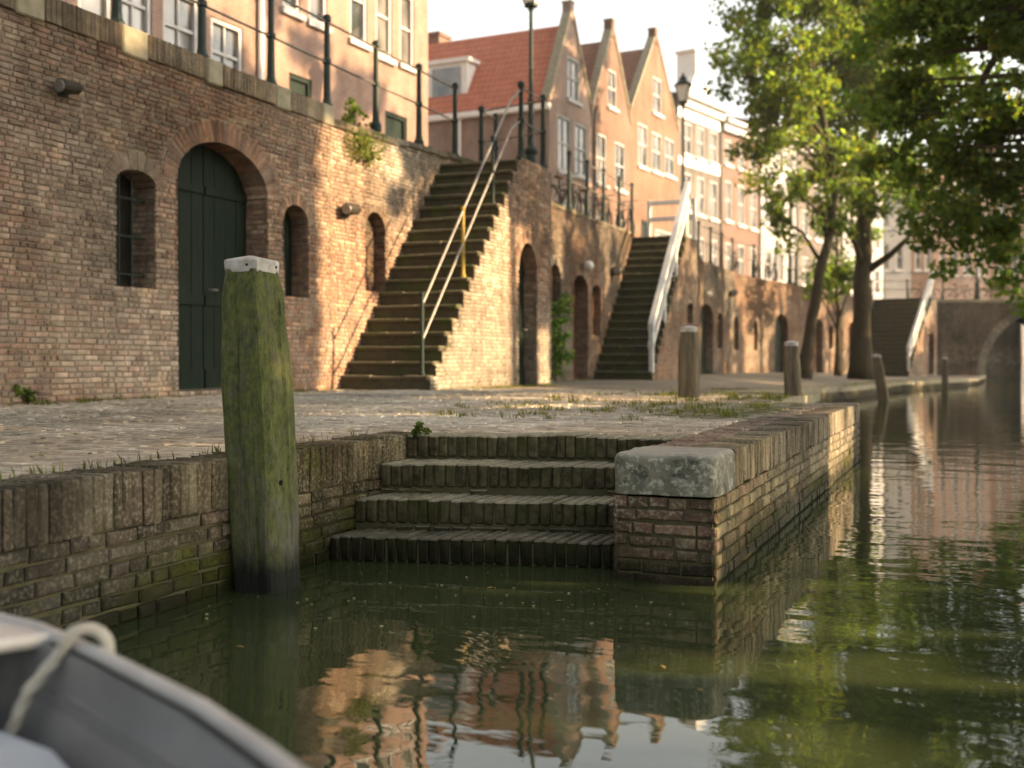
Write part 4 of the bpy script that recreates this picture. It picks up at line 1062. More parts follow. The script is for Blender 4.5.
def house(h, depth, eave, peak, wins, wallm, roofm, kind='gable', attic=None, doors=(), chim=True, blind=None):
    w = h.w; root = h.root; mb = MB(); holes = list(wins)+[d[:4] for d in doors]
    wall_cells(mb, 0, w, -.2, eave, holes)
    mb.quad((0, depth, -.2), (0, 0, -.2), (0, 0, eave), (0, depth, eave)); mb.quad((w, 0, -.2), (w, depth, -.2), (w, depth, eave), (w, 0, eave)); mb.quad((w, depth, -.2), (0, depth, -.2), (0, depth, eave), (w, depth, eave))
    rb = MB()
    if kind == 'gable':
        par = .28                                     # parapet gable a little above the roof
        G = lambda z: (w/2)*(1-(z-eave)/(peak-eave))*.94+.06*w/2
        zs = [eave, peak]
        def strip(za, zb, ga=None):
            a, b = G(za), G(zb); mb.quad((w/2-a, 0, za), (w/2+a, 0, za), (w/2+b, 0, zb), (w/2-b, 0, zb))
        if attic:
            ua, ub, za, zb = attic
            strip(eave, za); strip(zb, peak)
            for s, e in ((-1, ua), (1, ub)):
                a, b = w/2+s*G(za), w/2+s*G(zb)
                q = [(a, 0, za), (e, 0, za), (e, 0, zb), (b, 0, zb)]; mb.quad(*(q if s < 0 else q[::-1]))
            mb.quad((ua, 0, za), (ua, .16, za), (ua, .16, zb), (ua, 0, zb)); mb.quad((ub, .16, za), (ub, 0, za), (ub, 0, zb), (ub, .16, zb))
        else: strip(eave, peak)
        # gable back face, raking coping and finial block
        for s in (-1, 1):
            a = Vector((w/2+s*w/2, 0, eave)); c = Vector((w/2+s*.06*w/2, 0, peak)); n = Vector((s*.05, 0, .06))
            mb.hexa([a+Vector((0, -.06, 0)), a+Vector((0, .30, 0)), c+Vector((0, .30, 0)), c+Vector((0, -.06, 0)), a+n+Vector((0, -.06, 0)), a+n+Vector((0, .30, 0)), c+n+Vector((0, .30, 0)), c+n+Vector((0, -.06, 0))], 2)
        mb.box(w/2-.15, w/2+.15, -.04, .3, peak-.25, peak+.42, 0); mb.box(w/2-.18, w/2+.18, -.07, .33, peak+.42, peak+.48, 2)
        mb.quad((0, .3, eave), (w/2, .3, peak-.1), (w, .3, eave), (w/2, .3, eave))
        rp = peak-.35
        for s in (0, 1):
            e = -.12 if s == 0 else w+.12
            q = [(e, .25, eave-.12), (e, depth, eave-.12), (w/2, depth, rp), (w/2, .25, rp)]
            rb.quad(*(q if s == 0 else q[::-1]))
            q2 = [(x, y, z-.12) for x, y, z in q]; rb.quad(*(q2[::-1] if s == 0 else q2))
            rb.quad(q[0], q[1], q2[1], q2[0])
        mb.add([(0, depth, eave), (w, depth, eave), (w/2, depth, rp)], [(0, 1, 2)])
    else:
        rp = peak; c = .45
        q = [(-.02, -.05, eave+.05), (w+.02, -.05, eave+.05), (w+.02, depth*.5, rp), (-.02, depth*.5, rp)]; rb.quad(*q)
        rb.quad((w+.02, depth, eave), (-.02, depth, eave), (-.02, depth*.5, rp), (w+.02, depth*.5, rp))
        mb.add([(0, 0, eave), (0, depth*.5, rp-.05), (0, depth, eave)], [(0, 1, 2)]); mb.add([(w, 0, eave), (w, depth, eave), (w, depth*.5, rp-.05)], [(0, 1, 2)])
        cb = MB(); cb.bbox(-.03, w+.03, -c, .02, eave-.12, eave+.12, .03); cb.bbox(-.02, w+.02, -c*.55, .01, eave-.5, eave-.122, .02); cb.build('cornice', M['trim'], root)
    mb.build('wall', [wallm, M['trim'], M['stone']], root)
    ro = rb.build('roof', roofm, root)
    windows(root, list(wins)+([attic] if attic else []))
    for d in doors:
        a, b, c, e, m_ = d; db = MB(); db.box(a+.1, b-.1, .09, .14, c, e-.1); db.box(a, a+.1, .03, .15, c, e); db.box(b-.1, b, .03, .15, c, e); db.box(a+.1, b-.1, .03, .15, e-.1, e)
        db.box(a+.2, (a+b)/2-.04, .07, .089, c+.3, c+(e-c)*.45); db.box((a+b)/2+.04, b-.2, .07, .089, c+.3, c+(e-c)*.45); db.build('door', m_, root)
    if chim:
        cb = MB(); x = w*.5; y = depth*.62; cb.box(x-.45, x+.45, y-.3, y+.3, rp-.9, rp+1.1); cb.box(x-.52, x+.52, y-.37, y+.37, rp+1.1, rp+1.25); cb.build('chimney', wallm, ro)
    return root
def downpipe(root, u, top):
    mb = MB(); mb.tube([(u, -.07, .0), (u, -.07, top-.3), (u, -.18, top)], .045, 8); mb.build('downpipe', M['iron'], root)
def winrow(h, lst): return [(h.u(a), h.u(b), h.z((a+b)/2, yb), h.z((a+b)/2, yt)) for a, b, yt, yb in lst]
# H1: the long pink house at the left
e1 = atd(428, 300, 29.0); a1 = R(4); D1 = Vector((math.sin(a1), math.cos(a1), 0)); W1 = 24.0; S1 = e1-D1*W1
h = House('large pink plastered house above the near canal wall with tall white windows', S1, a1, W1, ZS)
w1 = winrow(h, [(163, 199, -8, 66), (211, 243, 22, 90), (118, 152, -40, 50), (78, 112, -60, 30)])
w1 += winrow(h, [(350, 367, -40, 42), (376, 392, -22, 57), (400, 414, -6, 66), (309, 327, -70, 24), (283, 300, -90, 11)])
z1, z2 = w1[4][2], w1[4][3]; top1 = 11.5
w1 += [(a, b, z2+1.2, z2+3.2) for a, b, _, _ in w1[4:9]]
z1 = min(q[2] for q in w1[:4]);
ya = [(h.u(385), h.u(407), -.1, h.z(396, 114)), (h.u(289), h.u(312), -.1, h.z(300, 76))]
house(h, 11, 11.6, 16, w1, M['hb_h1'], M['tile'], 'cornice', None, [(a, b, c, d, M['door']) for a, b, c, d in ya])
dpb = MB(); dpb.tube([(h.u(258), -.08, .1), (h.u(258), -.08, 11.2)], .06, 8); dpb.build('downpipe', M['white'], h.root)
# H2..H4: three gabled houses
S = atd(549, 300, 40.5); ang = R(5)
def step_house(label, pa, pb_, ang, S, z0=ZS):
    D = Vector((math.sin(ang), math.cos(ang), 0)); s, _ = online(pb_, S, D)
    h = House(label, S, ang, s, z0); return h, S+D*s
h, S = step_house('pinkish gabled house with a large red tiled roof, left one of three gables', 549, 592, ang, S)
ev, pk = h.z(549, 98), h.z(571, 14)
wn = winrow(h, [(558, 572, 116, 172), (575, 588, 124, 176)]); gz = [(a, b, .9, 2.5) for a, b, _, _ in wn]
at = winrow(h, [(567.5, 580, 58, 101)])[0]
H2 = house(h, 13, ev, pk, wn+gz, M['hb_pink'], M['tile'], 'gable', at, [])
H2S = Vector((h.P.x, h.P.y, 0)); H2D = h.D; H2ev = ev
h, S = step_house('orange brick gabled house, middle one of three gables', 592, 631, R(5.5), S)
ev, pk = h.z(592, 106), h.z(612, 31)
wn = winrow(h, [(597, 607, 134, 184), (615, 625.5, 143, 190)]); gz = [(a, b, .8, 2.4) for a, b, _, _ in wn]
downpipe(house(h, 13, ev, pk, wn+gz, M['hb_org'], M['tile2'], 'gable', winrow(h, [(608, 617, 70, 108)])[0]), .1, ev)
h, S = step_house('red brick gabled house with three white windows, right one of three gables', 631, 678, R(6), S)
ev, pk = h.z(632, 108), h.z(657, 40)
wn = winrow(h, [(638, 648, 124, 167), (652, 662, 133, 172), (665, 675, 139, 176)])
dd = [(h.u(641), h.u(649), 0, 2.6, M['door'])]; gz = [(h.u(655), h.u(672), .7, 2.4)]
house(h, 13, ev, pk, wn+gz, M['hb_red'], M['tile2'], 'gable', winrow(h, [(653, 662, 78, 114)])[0], dd)
# H5.. : the row curving to the right
row = [('house with white top floor, broad white cornice and grey roof', 678, 721, 13, 103, 84, M['hb_buff'], M['slate'], [(684, 692), (697, 705), (710, 718)], ((128, 160), (178, 216))),
       ('narrow peach house with long windows and red brown roof', 721, 760, 14, 128, 108, M['peach'], M['tile'], [(725, 732), (738, 745), (750, 757)], ((145, 170), (186, 226))),
       ('white plastered house half behind the thin leaves', 760, 797, 14, 130, 116, M['cream'], M['slate'], [(765, 772), (777, 784), (788, 794)], ((150, 168), (182, 228))),
       ('brown brick house behind the leaning tree trunk', 797, 842, 15, 150, 128, M['hb_buff'], M['tile2'], [(802, 809), (815, 822), (830, 837)], ((176, 200), (216, 242))),
       ('pale house hidden behind the thick tree trunk', 842, 884, 16, 160, 140, M['cream'], M['tile'], [(848, 854), (861, 867), (874, 880)], ((186, 208), (222, 246)))]
for lab, pa, pb_, ang, ye, yp, wm, rm, cols, rows_ in row:
    h, S = step_house(lab, pa, pb_, R(ang), S)
    mid = (pa+pb_)/2; ev, pk = h.z(mid, ye), h.z(mid, yp)+.8
    wn = []
    for a, b in cols:
        k = (a-mid)*.33
        for yt, yb in rows_: wn.append((h.u(a), h.u(b), h.z((a+b)/2, yb+k), h.z((a+b)/2, yt+k)))
        wn.append((h.u(a), h.u(b), .9, 2.5))
    wn = [q for q in wn if q[3] < ev-.3]
    root_ = house(h, 11, ev, pk, wn, wm, rm, 'cornice'); downpipe(root_, h.w-.12, ev-.2)
    if 'broad white cornice' in lab:
        mb = MB(); zb = h.z(mid, 170); mb.box(.0, h.w, -.03, -.004, zb, zb+.35); mb.box(0, h.w, -.03, -.004, ev-1.0, ev-.5); mb.build('white_band', M['white'], root_)
        mb = MB(); mb.box(h.w*.36, h.w*.58, -.1, .9, ev+.12, ev+2.3); mb.bbox(h.w*.33, h.w*.61, -.15, .95, ev+2.3, ev+2.45, .03); mb.hexa([(h.w*.2, -.08, ev+.12), (h.w*.36, -.08, ev+.12), (h.w*.36, .3, ev+.12), (h.w*.2, .3, ev+.12), (h.w*.35, -.08, ev+1.2), (h.w*.36, -.08, ev+1.2), (h.w*.36, .3, ev+1.2), (h.w*.35, .3, ev+1.2)]); mb.hexa([(h.w*.58, -.08, ev+.12), (h.w*.74, -.08, ev+.12), (h.w*.74, .3, ev+.12), (h.w*.58, .3, ev+.12), (h.w*.58, -.08, ev+1.2), (h.w*.59, -.08, ev+1.2), (h.w*.59, .3, ev+1.2), (h.w*.58, .3, ev+1.2)])
        mb.build('dormer', M['white'], root_)
# low wing of the side street with its long red roof: its side wall belongs to H2, plus the dormer
root = H2
mbx = MB()
sx = 13
mbx.bbox(-.22, -.02, -.1, sx, H2ev-.42, H2ev-.2, .03); mbx.build('gutter', M['white'], root)
mbx = MB(); mbx.tube([(-.1, 3.55, 0), (-.1, 3.55, H2ev-.4)], .06, 8); mbx.build('downpipe', M['white'], root)
dm = MB(); dm.box(.35, 2.2, 3.5, 5.2, H2ev+.35, H2ev+1.8, 0); dm.box(.24, 2.6, 3.38, 5.3, H2ev+1.8, H2ev+1.95, 0); o = dm.build('dormer', M['white'], root)
dp = MB(); dp.quad((.335, 5.0, H2ev+.5), (.335, 3.75, H2ev+.5), (.335, 3.75, H2ev+1.65), (.335, 5.0, H2ev+1.65)); dp.build('pane', M['pane'], o)
# houses across the water beyond the bridge
def far_house(label, pa, pb_, d, ye, yp, wm, rm, cols, rows_):
    A = atd(pa, 300, d); B = atd(pb_, 300, d); D = Vector((B.x-A.x, B.y-A.y, 0)); ang = math.atan2(D.x, D.y)
    h = House(label, A, ang, D.length, 4.0, 'houses beyond the bridge')
    mid = (pa+pb_)/2; ev, pk = h.z(mid, ye), h.z(mid, yp)
    wn = [(h.u(a), h.u(b), h.z(a, yb), h.z(a, yt)) for a, b in cols for yt, yb in rows_]
    house(h, 9, ev, pk, wn, wm, rm, 'cornice')
far_house('white house beyond the bridge next to the thick trunk', 876, 911, 84, 190, 165, M['cream'], M['slate'], [(882, 889), (896, 903)], ((205, 228), (244, 270)))
far_house('orange brick house beyond the bridge left of the white handrail top', 911, 934, 84, 175, 150, M['hb_org'], M['tile'], [(915, 921), (925, 931)], ((205, 228), (244, 270)))
far_house('long brownish house beyond the bridge behind the lamp post', 934, 990, 86, 185, 160, M['hb_pink'], M['tile2'], [(940, 946), (952, 958), (964, 970), (978, 984)], ((205, 230), (250, 275)))
far_house('pale pink house at the far right beyond the bridge', 990, 1050, 86, 170, 150, M['peach'], M['tile'], [(998, 1005), (1012, 1019), (1028, 1035)], ((200, 226), (250, 275)))
# ================================================================== SUN AND SKY
SUN_EL, SUN_AZ = R(21), R(13)                 # azimuth from +x towards +y
SD = Vector((math.cos(SUN_EL)*math.cos(SUN_AZ), math.cos(SUN_EL)*math.sin(SUN_AZ), math.sin(SUN_EL)))
# ================================================================== LEAVES
def leaf_object(name, clumps, n_per, size, pal, parent, mat, spread=.45, keep=None, flat=.0, seed=1, kind=None):
    """many small kite-shaped leaves scattered in clumps; clumps = [(centre, radius, shade)]"""
    g = np.random.default_rng(seed)
    cs = np.array([c[0] for c in clumps]); rs = np.array([c[1] for c in clumps]); sh = np.array([c[2] for c in clumps])
    k = np.repeat(np.arange(len(clumps)), n_per); n = len(k)
    d = g.normal(size=(n, 3)); d /= np.linalg.norm(d, axis=1)[:, None]
    P = cs[k]+d*(rs[k]*g.random(n)**.5)[:, None]*np.array([1, 1, .75])
    if keep is not None:
        m = keep(P); P = P[m]; k = k[m]; n = len(k)
    a = g.normal(size=(n, 3)); a[:, 2] *= (1-flat); a /= np.linalg.norm(a, axis=1)[:, None]
    nrm = g.normal(size=(n, 3)); nrm[:, 2] += .8
    b = np.cross(nrm, a); b /= np.linalg.norm(b, axis=1)[:, None]
    s = size*g.uniform(.6, 1.35, n)[:, None]
    nn = np.cross(a, b)
    V = np.stack([P-a*s*.5, P+b*s*.34+nn*s*.08, P+a*s*.55-nn*s*.06, P-b*s*.34+nn*s*.08], 1).reshape(-1, 3)
    pc = np.array(pal)[g.integers(0, len(pal), n)]*sh[k][:, None]*g.uniform(.75, 1.3, n)[:, None]
    C = np.repeat(np.concatenate([pc, np.zeros((n, 1))], 1), 4, 0).astype(np.float32)
    me = bpy.data.meshes.new(name)
    me.vertices.add(4*n); me.vertices.foreach_set('co', V.astype(np.float32).ravel())
    me.loops.add(4*n); me.loops.foreach_set('vertex_index', np.arange(4*n, dtype=np.int32))
    me.polygons.add(n); me.polygons.foreach_set('loop_start', np.arange(0, 4*n, 4, dtype=np.int32))
    me.update(calc_edges=True); me.validate()
    at = me.color_attributes.new('Col', 'FLOAT_COLOR', 'POINT'); at.data.foreach_set('color', C.ravel())
    me.materials.append(mat)
    o = bpy.data.objects.new(name, me); COL.objects.link(o)
    if parent is not None: o.parent = parent
    if kind: o['kind'] = kind
    return o
GREEN = [(.10, .155, .045), (.125, .18, .048), (.08, .125, .04), (.16, .20, .05), (.11, .14, .045)]
DGREEN = [(.10, .165, .055), (.125, .19, .058), (.08, .14, .05), (.16, .21, .06)]
AUT = GREEN+[(.13, .15, .026), (.16, .15, .022), (.11, .14, .026)]
def crown_clumps(ells, n, cr, seed, hollow=.35):
    rr = random.Random(seed); out = []
    tot = sum(e[3]*e[4]*e[5] for e in ells)
    for e in ells:
        for _ in range(max(3, int(n*e[3]*e[4]*e[5]/tot))):
            while True:
                v = Vector((rr.uniform(-1, 1), rr.uniform(-1, 1), rr.uniform(-1, 1)))
                if v.length < 1 and (v.length > hollow or rr.random() < .3): break
            p = Vector((e[0]+v.x*e[3], e[1]+v.y*e[4], e[2]+v.z*e[5]))
            out.append((p, cr*rr.uniform(.6, 1.3), rr.uniform(.6, 1.3)))
    return out
def tree(label, base, trunk, ells, nclump, nper, size, pal=AUT, cr=.6, seed=1, rad=.22, mat='leaf', keep=None, name='tree', group=None, nbr=26, extra=()):
    root = thing(name, label, 'tree', base, 0, group); B = Vector(base)
    cl = [(c-B, r_, s) for c, r_, s in crown_clumps(ells, nclump, cr, seed)]
    tp = [Vector(p)-B for p in trunk]; mb = MB(); rr = random.Random(seed+5)
    k = len(tp); pts = []; rads = []
    for i in range(k-1):
        for j in range(5):
            f = j/5; t = (i+f)/(k-1); p = tp[i].lerp(tp[i+1], f)
            pts.append(p+Vector((nz(p.z, 1, seed), nz(p.z, 5, seed), 0))*.10*min(1, i+f)); rads.append(rad*(1-.72*t)*(1+.5*max(0, .12-t)/.12*.8)*(1+.08*nz(p.z*2, seed, 0)))
    pts.append(tp[-1]); rads.append(rad*.22)
    mb.tube(pts, rads, 10)
    for _ in range(nbr):
        c = rr.choice(cl)[0]
        i = min(range(len(pts)), key=lambda q: (pts[q]-c).length+abs(pts[q].z-(c.z-1.6))*.8); i = max(4, i)
        a = pts[i]; m1 = a.lerp(c, .4)+Vector((0, 0, .35)); m2 = a.lerp(c, .75)+Vector((rr.uniform(-.2, .2), rr.uniform(-.2, .2), .25))
        mb.tube([a, m1, m2, c], [rads[i]*.5, rads[i]*.33, rads[i]*.2, .012], 6)
    for e in extra: mb.tube([Vector(p)-B for p in e[0]], e[1], 7)
    mb.build('trunk', M['bark'], root, smooth=True)
    kp = None
    if keep: kp = lambda P: keep(P+np.array(B))
    leaf_object('crown', cl, nper, size, pal, root, M[mat], keep=kp, seed=seed)
    return root
# --- trees on the far quay
def qp(px, py, d): return tuple(atd(px, py, d))
t1 = (qp(803, 372, 37)[0], qp(803, 372, 37)[1], .32)
tree('leaning tree with a slender bare trunk on the far quay, airy green crown', t1, [t1, qp(812, 318, 37), qp(825, 250, 37), qp(836, 190, 37.5), qp(822, 110, 37), qp(800, 30, 37)],
     [(*qp(780, 45, 36), 2.3, 2.2, 2.3), (*qp(812, 150, 36.5), 2.0, 2, 1.9), (*qp(760, 40, 37), 1.4, 1.5, 1.9), (*qp(788, 190, 36), .9, 1, .8), (*qp(830, -60, 36.5), 2.6, 2.6, 2.6), (*qp(770, 105, 36.5), 1.2, 1.4, 1.3), (*qp(735, 60, 36.5), .7, .9, .8), (*qp(800, 235, 36.5), .7, .8, .7), (*qp(765, 215, 37), .65, .7, .6), (*qp(745, 165, 36.5), .7, .8, .7), (*qp(835, 230, 37), .8, .8, .8)], 320, 58, .185, AUT, .5, 3, .21, nbr=40)
t2 = (qp(861, 370, 41)[0], qp(861, 370, 41)[1], .3)
tree('thick trunked dense tree on the far quay close to the water', t2, [t2, qp(862, 300, 41), qp(864, 220, 41), qp(872, 130, 41), qp(880, 20, 41), qp(884, -80, 41)],
     [(*qp(872, 110, 41), 2.6, 2.6, 3.), (*qp(900, 40, 40), 2.8, 2.6, 3.), (*qp(845, 190, 40), 1.6, 1.6, 1.5), (*qp(850, 20, 41), 2.2, 2.2, 2.8), (*qp(880, -90, 41), 3.4, 3.4, 3.2), (*qp(848, 80, 40), 1.9, 1.9, 2.2), (*qp(905, 190, 40), 1.6, 1.6, 1.3), (*qp(842, 262, 42), .9, .9, .7)], 450, 78, .20, GREEN+[(.10, .10, .015)], .65, 4, .36, nbr=40,
     extra=[([qp(868, 270, 41), qp(890, 255, 40.5), qp(908, 238, 40), qp(918, 215, 40)], [.16, .11, .08, .03])])
t3 = (qp(838, 360, 46)[0], qp(838, 360, 46)[1], .35)
tree('young bushy tree between the two quay trunks', t3, [t3, qp(838, 320, 46), qp(836, 270, 46), qp(838, 230, 46)], [(*qp(834, 275, 46), 1.3, 1.3, 1.2), (*qp(846, 225, 46), 1.2, 1.2, 1.2)], 44, 50, .19, GREEN, .5, 8, .13, nbr=12)
# --- overhanging tree of the right bank: its boughs reach over the water into view
t5 = (7.6, 22.5, .6)
def keepR(P):
    # natural gaps around the bridge and the lit houses: leaves end in a ragged lower edge
    return np.ones(len(P), bool)
tree('dark leafy tree overhanging the canal from the right, boughs hanging over the water', t5, [t5, (6.6, 22.6, 3.4), (5.4, 22.6, 6.8), (4.6, 22.4, 9.), (4., 22., 11.5)],
     [(*qp(985, 70, 22), 1.7, 1.6, 1.7), (*qp(930, 120, 22.5), 1.1, 1.1, 1.0), (*qp(960, 175, 23), 1.25, 1.2, .85), (*qp(1005, 245, 22), .65, .8, 1.1), (*qp(905, 150, 23), .75, .8, .75), (*qp(1030, 150, 22), 1.3, 1.2, 1.3),
      (*qp(925, 20, 22), 1.3, 1.2, .9), (*qp(990, -40, 22), 2.4, 2.2, 1.5), (*qp(955, 215, 23), .9, .9, .45), (3.6, 22, 9.2, 2.6, 2.6, 2.4), (*qp(900, 70, 23), 1.2, 1.1, 1.2), (*qp(1000, 190, 22), 1.0, 1.1, 1.0), (*qp(975, 262, 23), .8, .8, .35), (*qp(940, 225, 23), .7, .8, .45), (*qp(985, 235, 23), .9, .9, .6), (*qp(1018, 285, 23), .5, .6, .45)],
     470, 88, .145, DGREEN+[(.12, .18, .05), (.2, .2, .05)], .45, 6, .38, 'leaf', nbr=60, extra=[([(6.0, 22.6, 5.2), (3.6, 22.3, 6.6), qp(1012, 30, 22), qp(985, 75, 22), qp(955, 150, 22.5)], [.22, .17, .11, .07, .02]), ([(5.2, 22.6, 6.6), qp(1015, 15, 21.5), qp(1000, -10, 21.5), qp(960, 20, 22)], [.16, .12, .1, .03])])
# --- trees added on the opposite bank, out of view, to give the dappled shade
def lit_mask(P):
    """True where a leaf would NOT fall into one of the openings through which the low sun reaches the left bank"""
    keep = np.ones(len(P), bool)
    for X, y0, y1, z0, z1 in LIT:
        t = (P[:, 0]-X)/SD.x
        y = P[:, 1]-SD.y*t; z = P[:, 2]-SD.z*t
        keep &= ~((y > y0-.2) & (y < y1+.2) & (z > z0-.15) & (z < z1+.15))
    return keep
RL = random.Random(5)
def yy(px, X): return onX(px, 300, X).y
def zz(px, py, X): return onX(px, py, X).z
LIT = [(XW, yy(324, XW), yy(344, XW), .3, 4.3), (XW, yy(353, XW), yy(364, XW), 1.0, 4.5), (XW, yy(377, XW), yy(385, XW), 2.7, 4.3),
       (XS, yy(440, XS), yy(478, XS), .4, 2.3), (XS, yy(482, XS), yy(507, XS), .4, 3.2), (XS, yy(498, XS), yy(526, XS), 2.6, 4.6), (XS, yy(506, XS), yy(518, XS), .5, 1.4), (XS, yy(541, XS), yy(547, XS), .5, 1.5),
       (XW, yy(553, XW), yy(561, XW), 2.9, 4.3), (-7.9, 45.6, 47.4, .5, 4.3), (-4.6, 56, 57.2, .5, 3.5), (-5.3, 54, 54.8, .5, 2.5),
       (PX1, yy(831, PX1), yy(838, PX1), -.1, .6), (PX1, yy(842, PX1), yy(852, PX1), -.1, .6), (-2.9, 12.2, 13.4, .5, 1.6), 
       (-13.0, 25.3, 29.5, 5.5, 13.5), (-4.9, 13.2, 14.2, .5, .75), (-3.6, 9.6, 10.4, .5, .7), (-6.2, 16.5, 17.5, .5, .75)]  # added crowns are gapped along these sun lines to place the patches
for _ in range(60):
    y_, z_ = RL.uniform(17, 26), RL.uniform(5., 11.); s_ = RL.uniform(.3, .95); LIT.append((RL.choice([-1., 1., 3.]), y_, y_+s_*1.4, z_, z_+s_))
for _ in range(70):
    y_, z_ = RL.uniform(31, 46), RL.uniform(6.4, 11.5); s_ = RL.uniform(.3, .8); LIT.append((-3.6, y_, y_+s_*1.5, z_, z_+s_))
i = 0
for y in np.arange(-4, 66, 5.2):
    x = 13.5+1.2*math.sin(i*2.1); tb = (x, float(y), .9); i += 1
    tree('unseen tree added on the opposite bank to shade the quay, crown gapped for sun patches', tb, [tb, (x+.2, y, 4), (x, y+.2, 8), (x, y, 13)], [(x, y, 8.6, 3.3, 3.5, 5.4), (x+3, y+2.5, 8, 3., 3.2, 5.2)]+([(x+1, y, 15.5, 3.2, 3.4, 4.6), (x+4, y+2.5, 14.5, 3., 3.2, 4.)] if y < 28 else []), 105 if y > 28 else 200, 44 if y > 28 else 62, .42, GREEN, .95, 40+i, .3, nbr=6, keep=lit_mask, group='shade trees added out of view on the opposite bank')
mb = MB(); mb.box(9.5, 90, -60, 57, -2, .9); tag(mb.build('opposite_quay', M['stone']), kind='structure')
# ================================================================== SMALL PLANTS
def tuft(name, label, cat, p, r_, n, size, pal=GREEN, up=.5, mat='leaf', seed=3, sx=1., sy=1., sz=1., group=None):
    root = thing(name, label, cat, tuple(p), 0, group); rr = random.Random(seed)
    cl = [(Vector((rr.uniform(-1, 1)*r_*sx, rr.uniform(-1, 1)*r_*sy, rr.uniform(.1, 1)*r_*sz)), r_*.45, rr.uniform(.7, 1.3)) for _ in range(max(3, n//14))]
    leaf_object('foliage', cl, 14, size, pal, root, M[mat], seed=seed)
    mb = MB()
    for _ in range(6):
        c = rr.choice(cl)[0]; mb.tube([(0, 0, -.02), c*.5+Vector((0, 0, .02)), c], [.008, .006, .003], 5)
    mb.build('stem', M['bark'], root)
    return root
q = onX(357, 158, XW); tuft('wall_plant', 'bushy yellow green plant growing out of the wall top by the near stairs', 'plant', (q.x+.03, q.y, q.z-.05), .34, 900, .055, GREEN+[(.16, .19, .04), (.2, .2, .04), (.18, .2, .05)], sx=.5, sz=1.2, seed=11)
q = onX(355, 112, XW-.35); tuft('wall_plant', 'tall thin plant standing behind the railing above the near wall', 'plant', (q.x, q.y, 4.5), .16, 330, .065, GREEN+[(.12, .15, .03)], sz=3.6, seed=12)
q = onX(556, 380, XW+.3); tuft('climbing_plant', 'dark green bush climbing the wall between the two flights of stairs', 'plant', (q.x, q.y, .5), .36, 1000, .11, DGREEN, sx=.7, sy=1.1, sz=5., seed=13)
q = onX(28, 402, XW+.08); tuft('weed', 'weed sprouting at the foot of the brick wall, far left', 'weed', (q.x, q.y, ZD), .12, 90, .06, GREEN, sz=1.5, seed=14)
q = Vector((-2.93, 5.8, .575)); tuft('weed', 'little weed in the corner of the top water step', 'weed', (-2.95, 5.84, .57), .06, 60, .035, GREEN+[(.1, .13, .03)], sz=1.2, seed=15)
q = onX(345, 165, XW); 
# grass in the paving: one mass nobody could count
def grass(name, label, spots, hgt, seed):
    rr = random.Random(seed); mb = MB()
    for (x, y, z, r_, n) in spots:
        for _ in range(n):
            a, d = rr.uniform(0, 6.28), r_*rr.random()**.7; px, py = x+d*math.cos(a), y+d*math.sin(a)
            h = hgt*rr.uniform(.4, 1.2); t = rr.uniform(0, 6.28); w = .004+.002*rr.random(); dx, dy = rr.uniform(-.5, .5)*h, rr.uniform(-.5, .5)*h
            c = rr.choice([(.09, .12, .025), (.13, .15, .035), (.17, .16, .05), (.07, .09, .02), (.2, .17, .07)])
            mb.add([(px-w*math.cos(t), py-w*math.sin(t), z-.004), (px+w*math.cos(t), py+w*math.sin(t), z-.004), (px+dx*.5+w*.6, py+dy*.5, z+h*.65), (px+dx, py+dy, z+h)], [(0, 1, 2), (0, 2, 3)], 0, c)
    return tag(mb.build(name, M['leaf']), label, 'grass', kind='stuff')
sp = []
for _ in range(230):
    y = random.uniform(7.8, 15.5); x = -1.7-random.random()**1.6*2.6-.05*(y-8)
    if nz(x, y, 0, .9) > -.12: sp.append((x, y, zdeck(x, y)+.004, random.uniform(.05, .16), random.randint(10, 26)))
grass('grass', 'thin yellow green grass growing between the pavers along the pier', sp, .045, 21)
sp = []
for _ in range(150):
    y = random.uniform(8, 30); sp.append((XW+.05+random.random()**2*.25, y, zdeck(XW, y)+.005, .08, random.randint(6, 16)))
for _ in range(110): sp.append((XS+.06+random.random()**2*.2, random.uniform(14.6, 19.3), ZD-.02, .08, 12))
for _ in range(60): y = random.uniform(2.5, 5.8); sp.append((-3.27+random.uniform(-.03, .03), y, ZD-.01, .04, random.randint(1, 5)))
for _ in range(60): y = random.uniform(17, 46); sp.append((edgex(y)-random.uniform(.1, .9), y, zdeck(-3.5, y), .18, 22))
grass('grass', 'low grass and weeds along the foot of the walls', sp, .05, 22)
# leaves drifting on the water and lying on the quay
lm = simple('fallen_leaf', (.30, .22, .06), (.22, .13, .04), 30, .7)
first = None
for (px, py, lab) in ((240, 647, 'pale narrow leaf floating between the boat and the big mooring post'), (663, 667, 'small reddish leaf floating below the pier'), (490, 588, 'leaf floating in front of the lowest water step'), (560, 601, 'leaf floating left of the pier foot'), (820, 700, 'leaf floating in the lower right water'), (700, 690, 'leaf floating under the pier reflection'), (470, 660, 'leaf floating on the middle of the near water')):
    q = onZ(px, py, .004); mb = MB(); s = random.uniform(.008, .016)
    if first is None:
        mb.add([(-s*1.4, 0, 0), (-s*.5, -s*.45, .003), (s*.6, -s*.4, .004), (s*1.5, 0, .002), (s*.6, s*.4, .004), (-s*.5, s*.45, .003)], [(0, 1, 2, 3, 4, 5)])
        o = mb.build('floating_leaf', lm); first = o
    else: o = first.copy(); COL.objects.link(o)
    o.location = q; o.rotation_euler = (0, 0, random.uniform(0, 6)); tag(o, lab, 'leaf', 'leaves floating on the canal')
rr = random.Random(31); mb = MB()
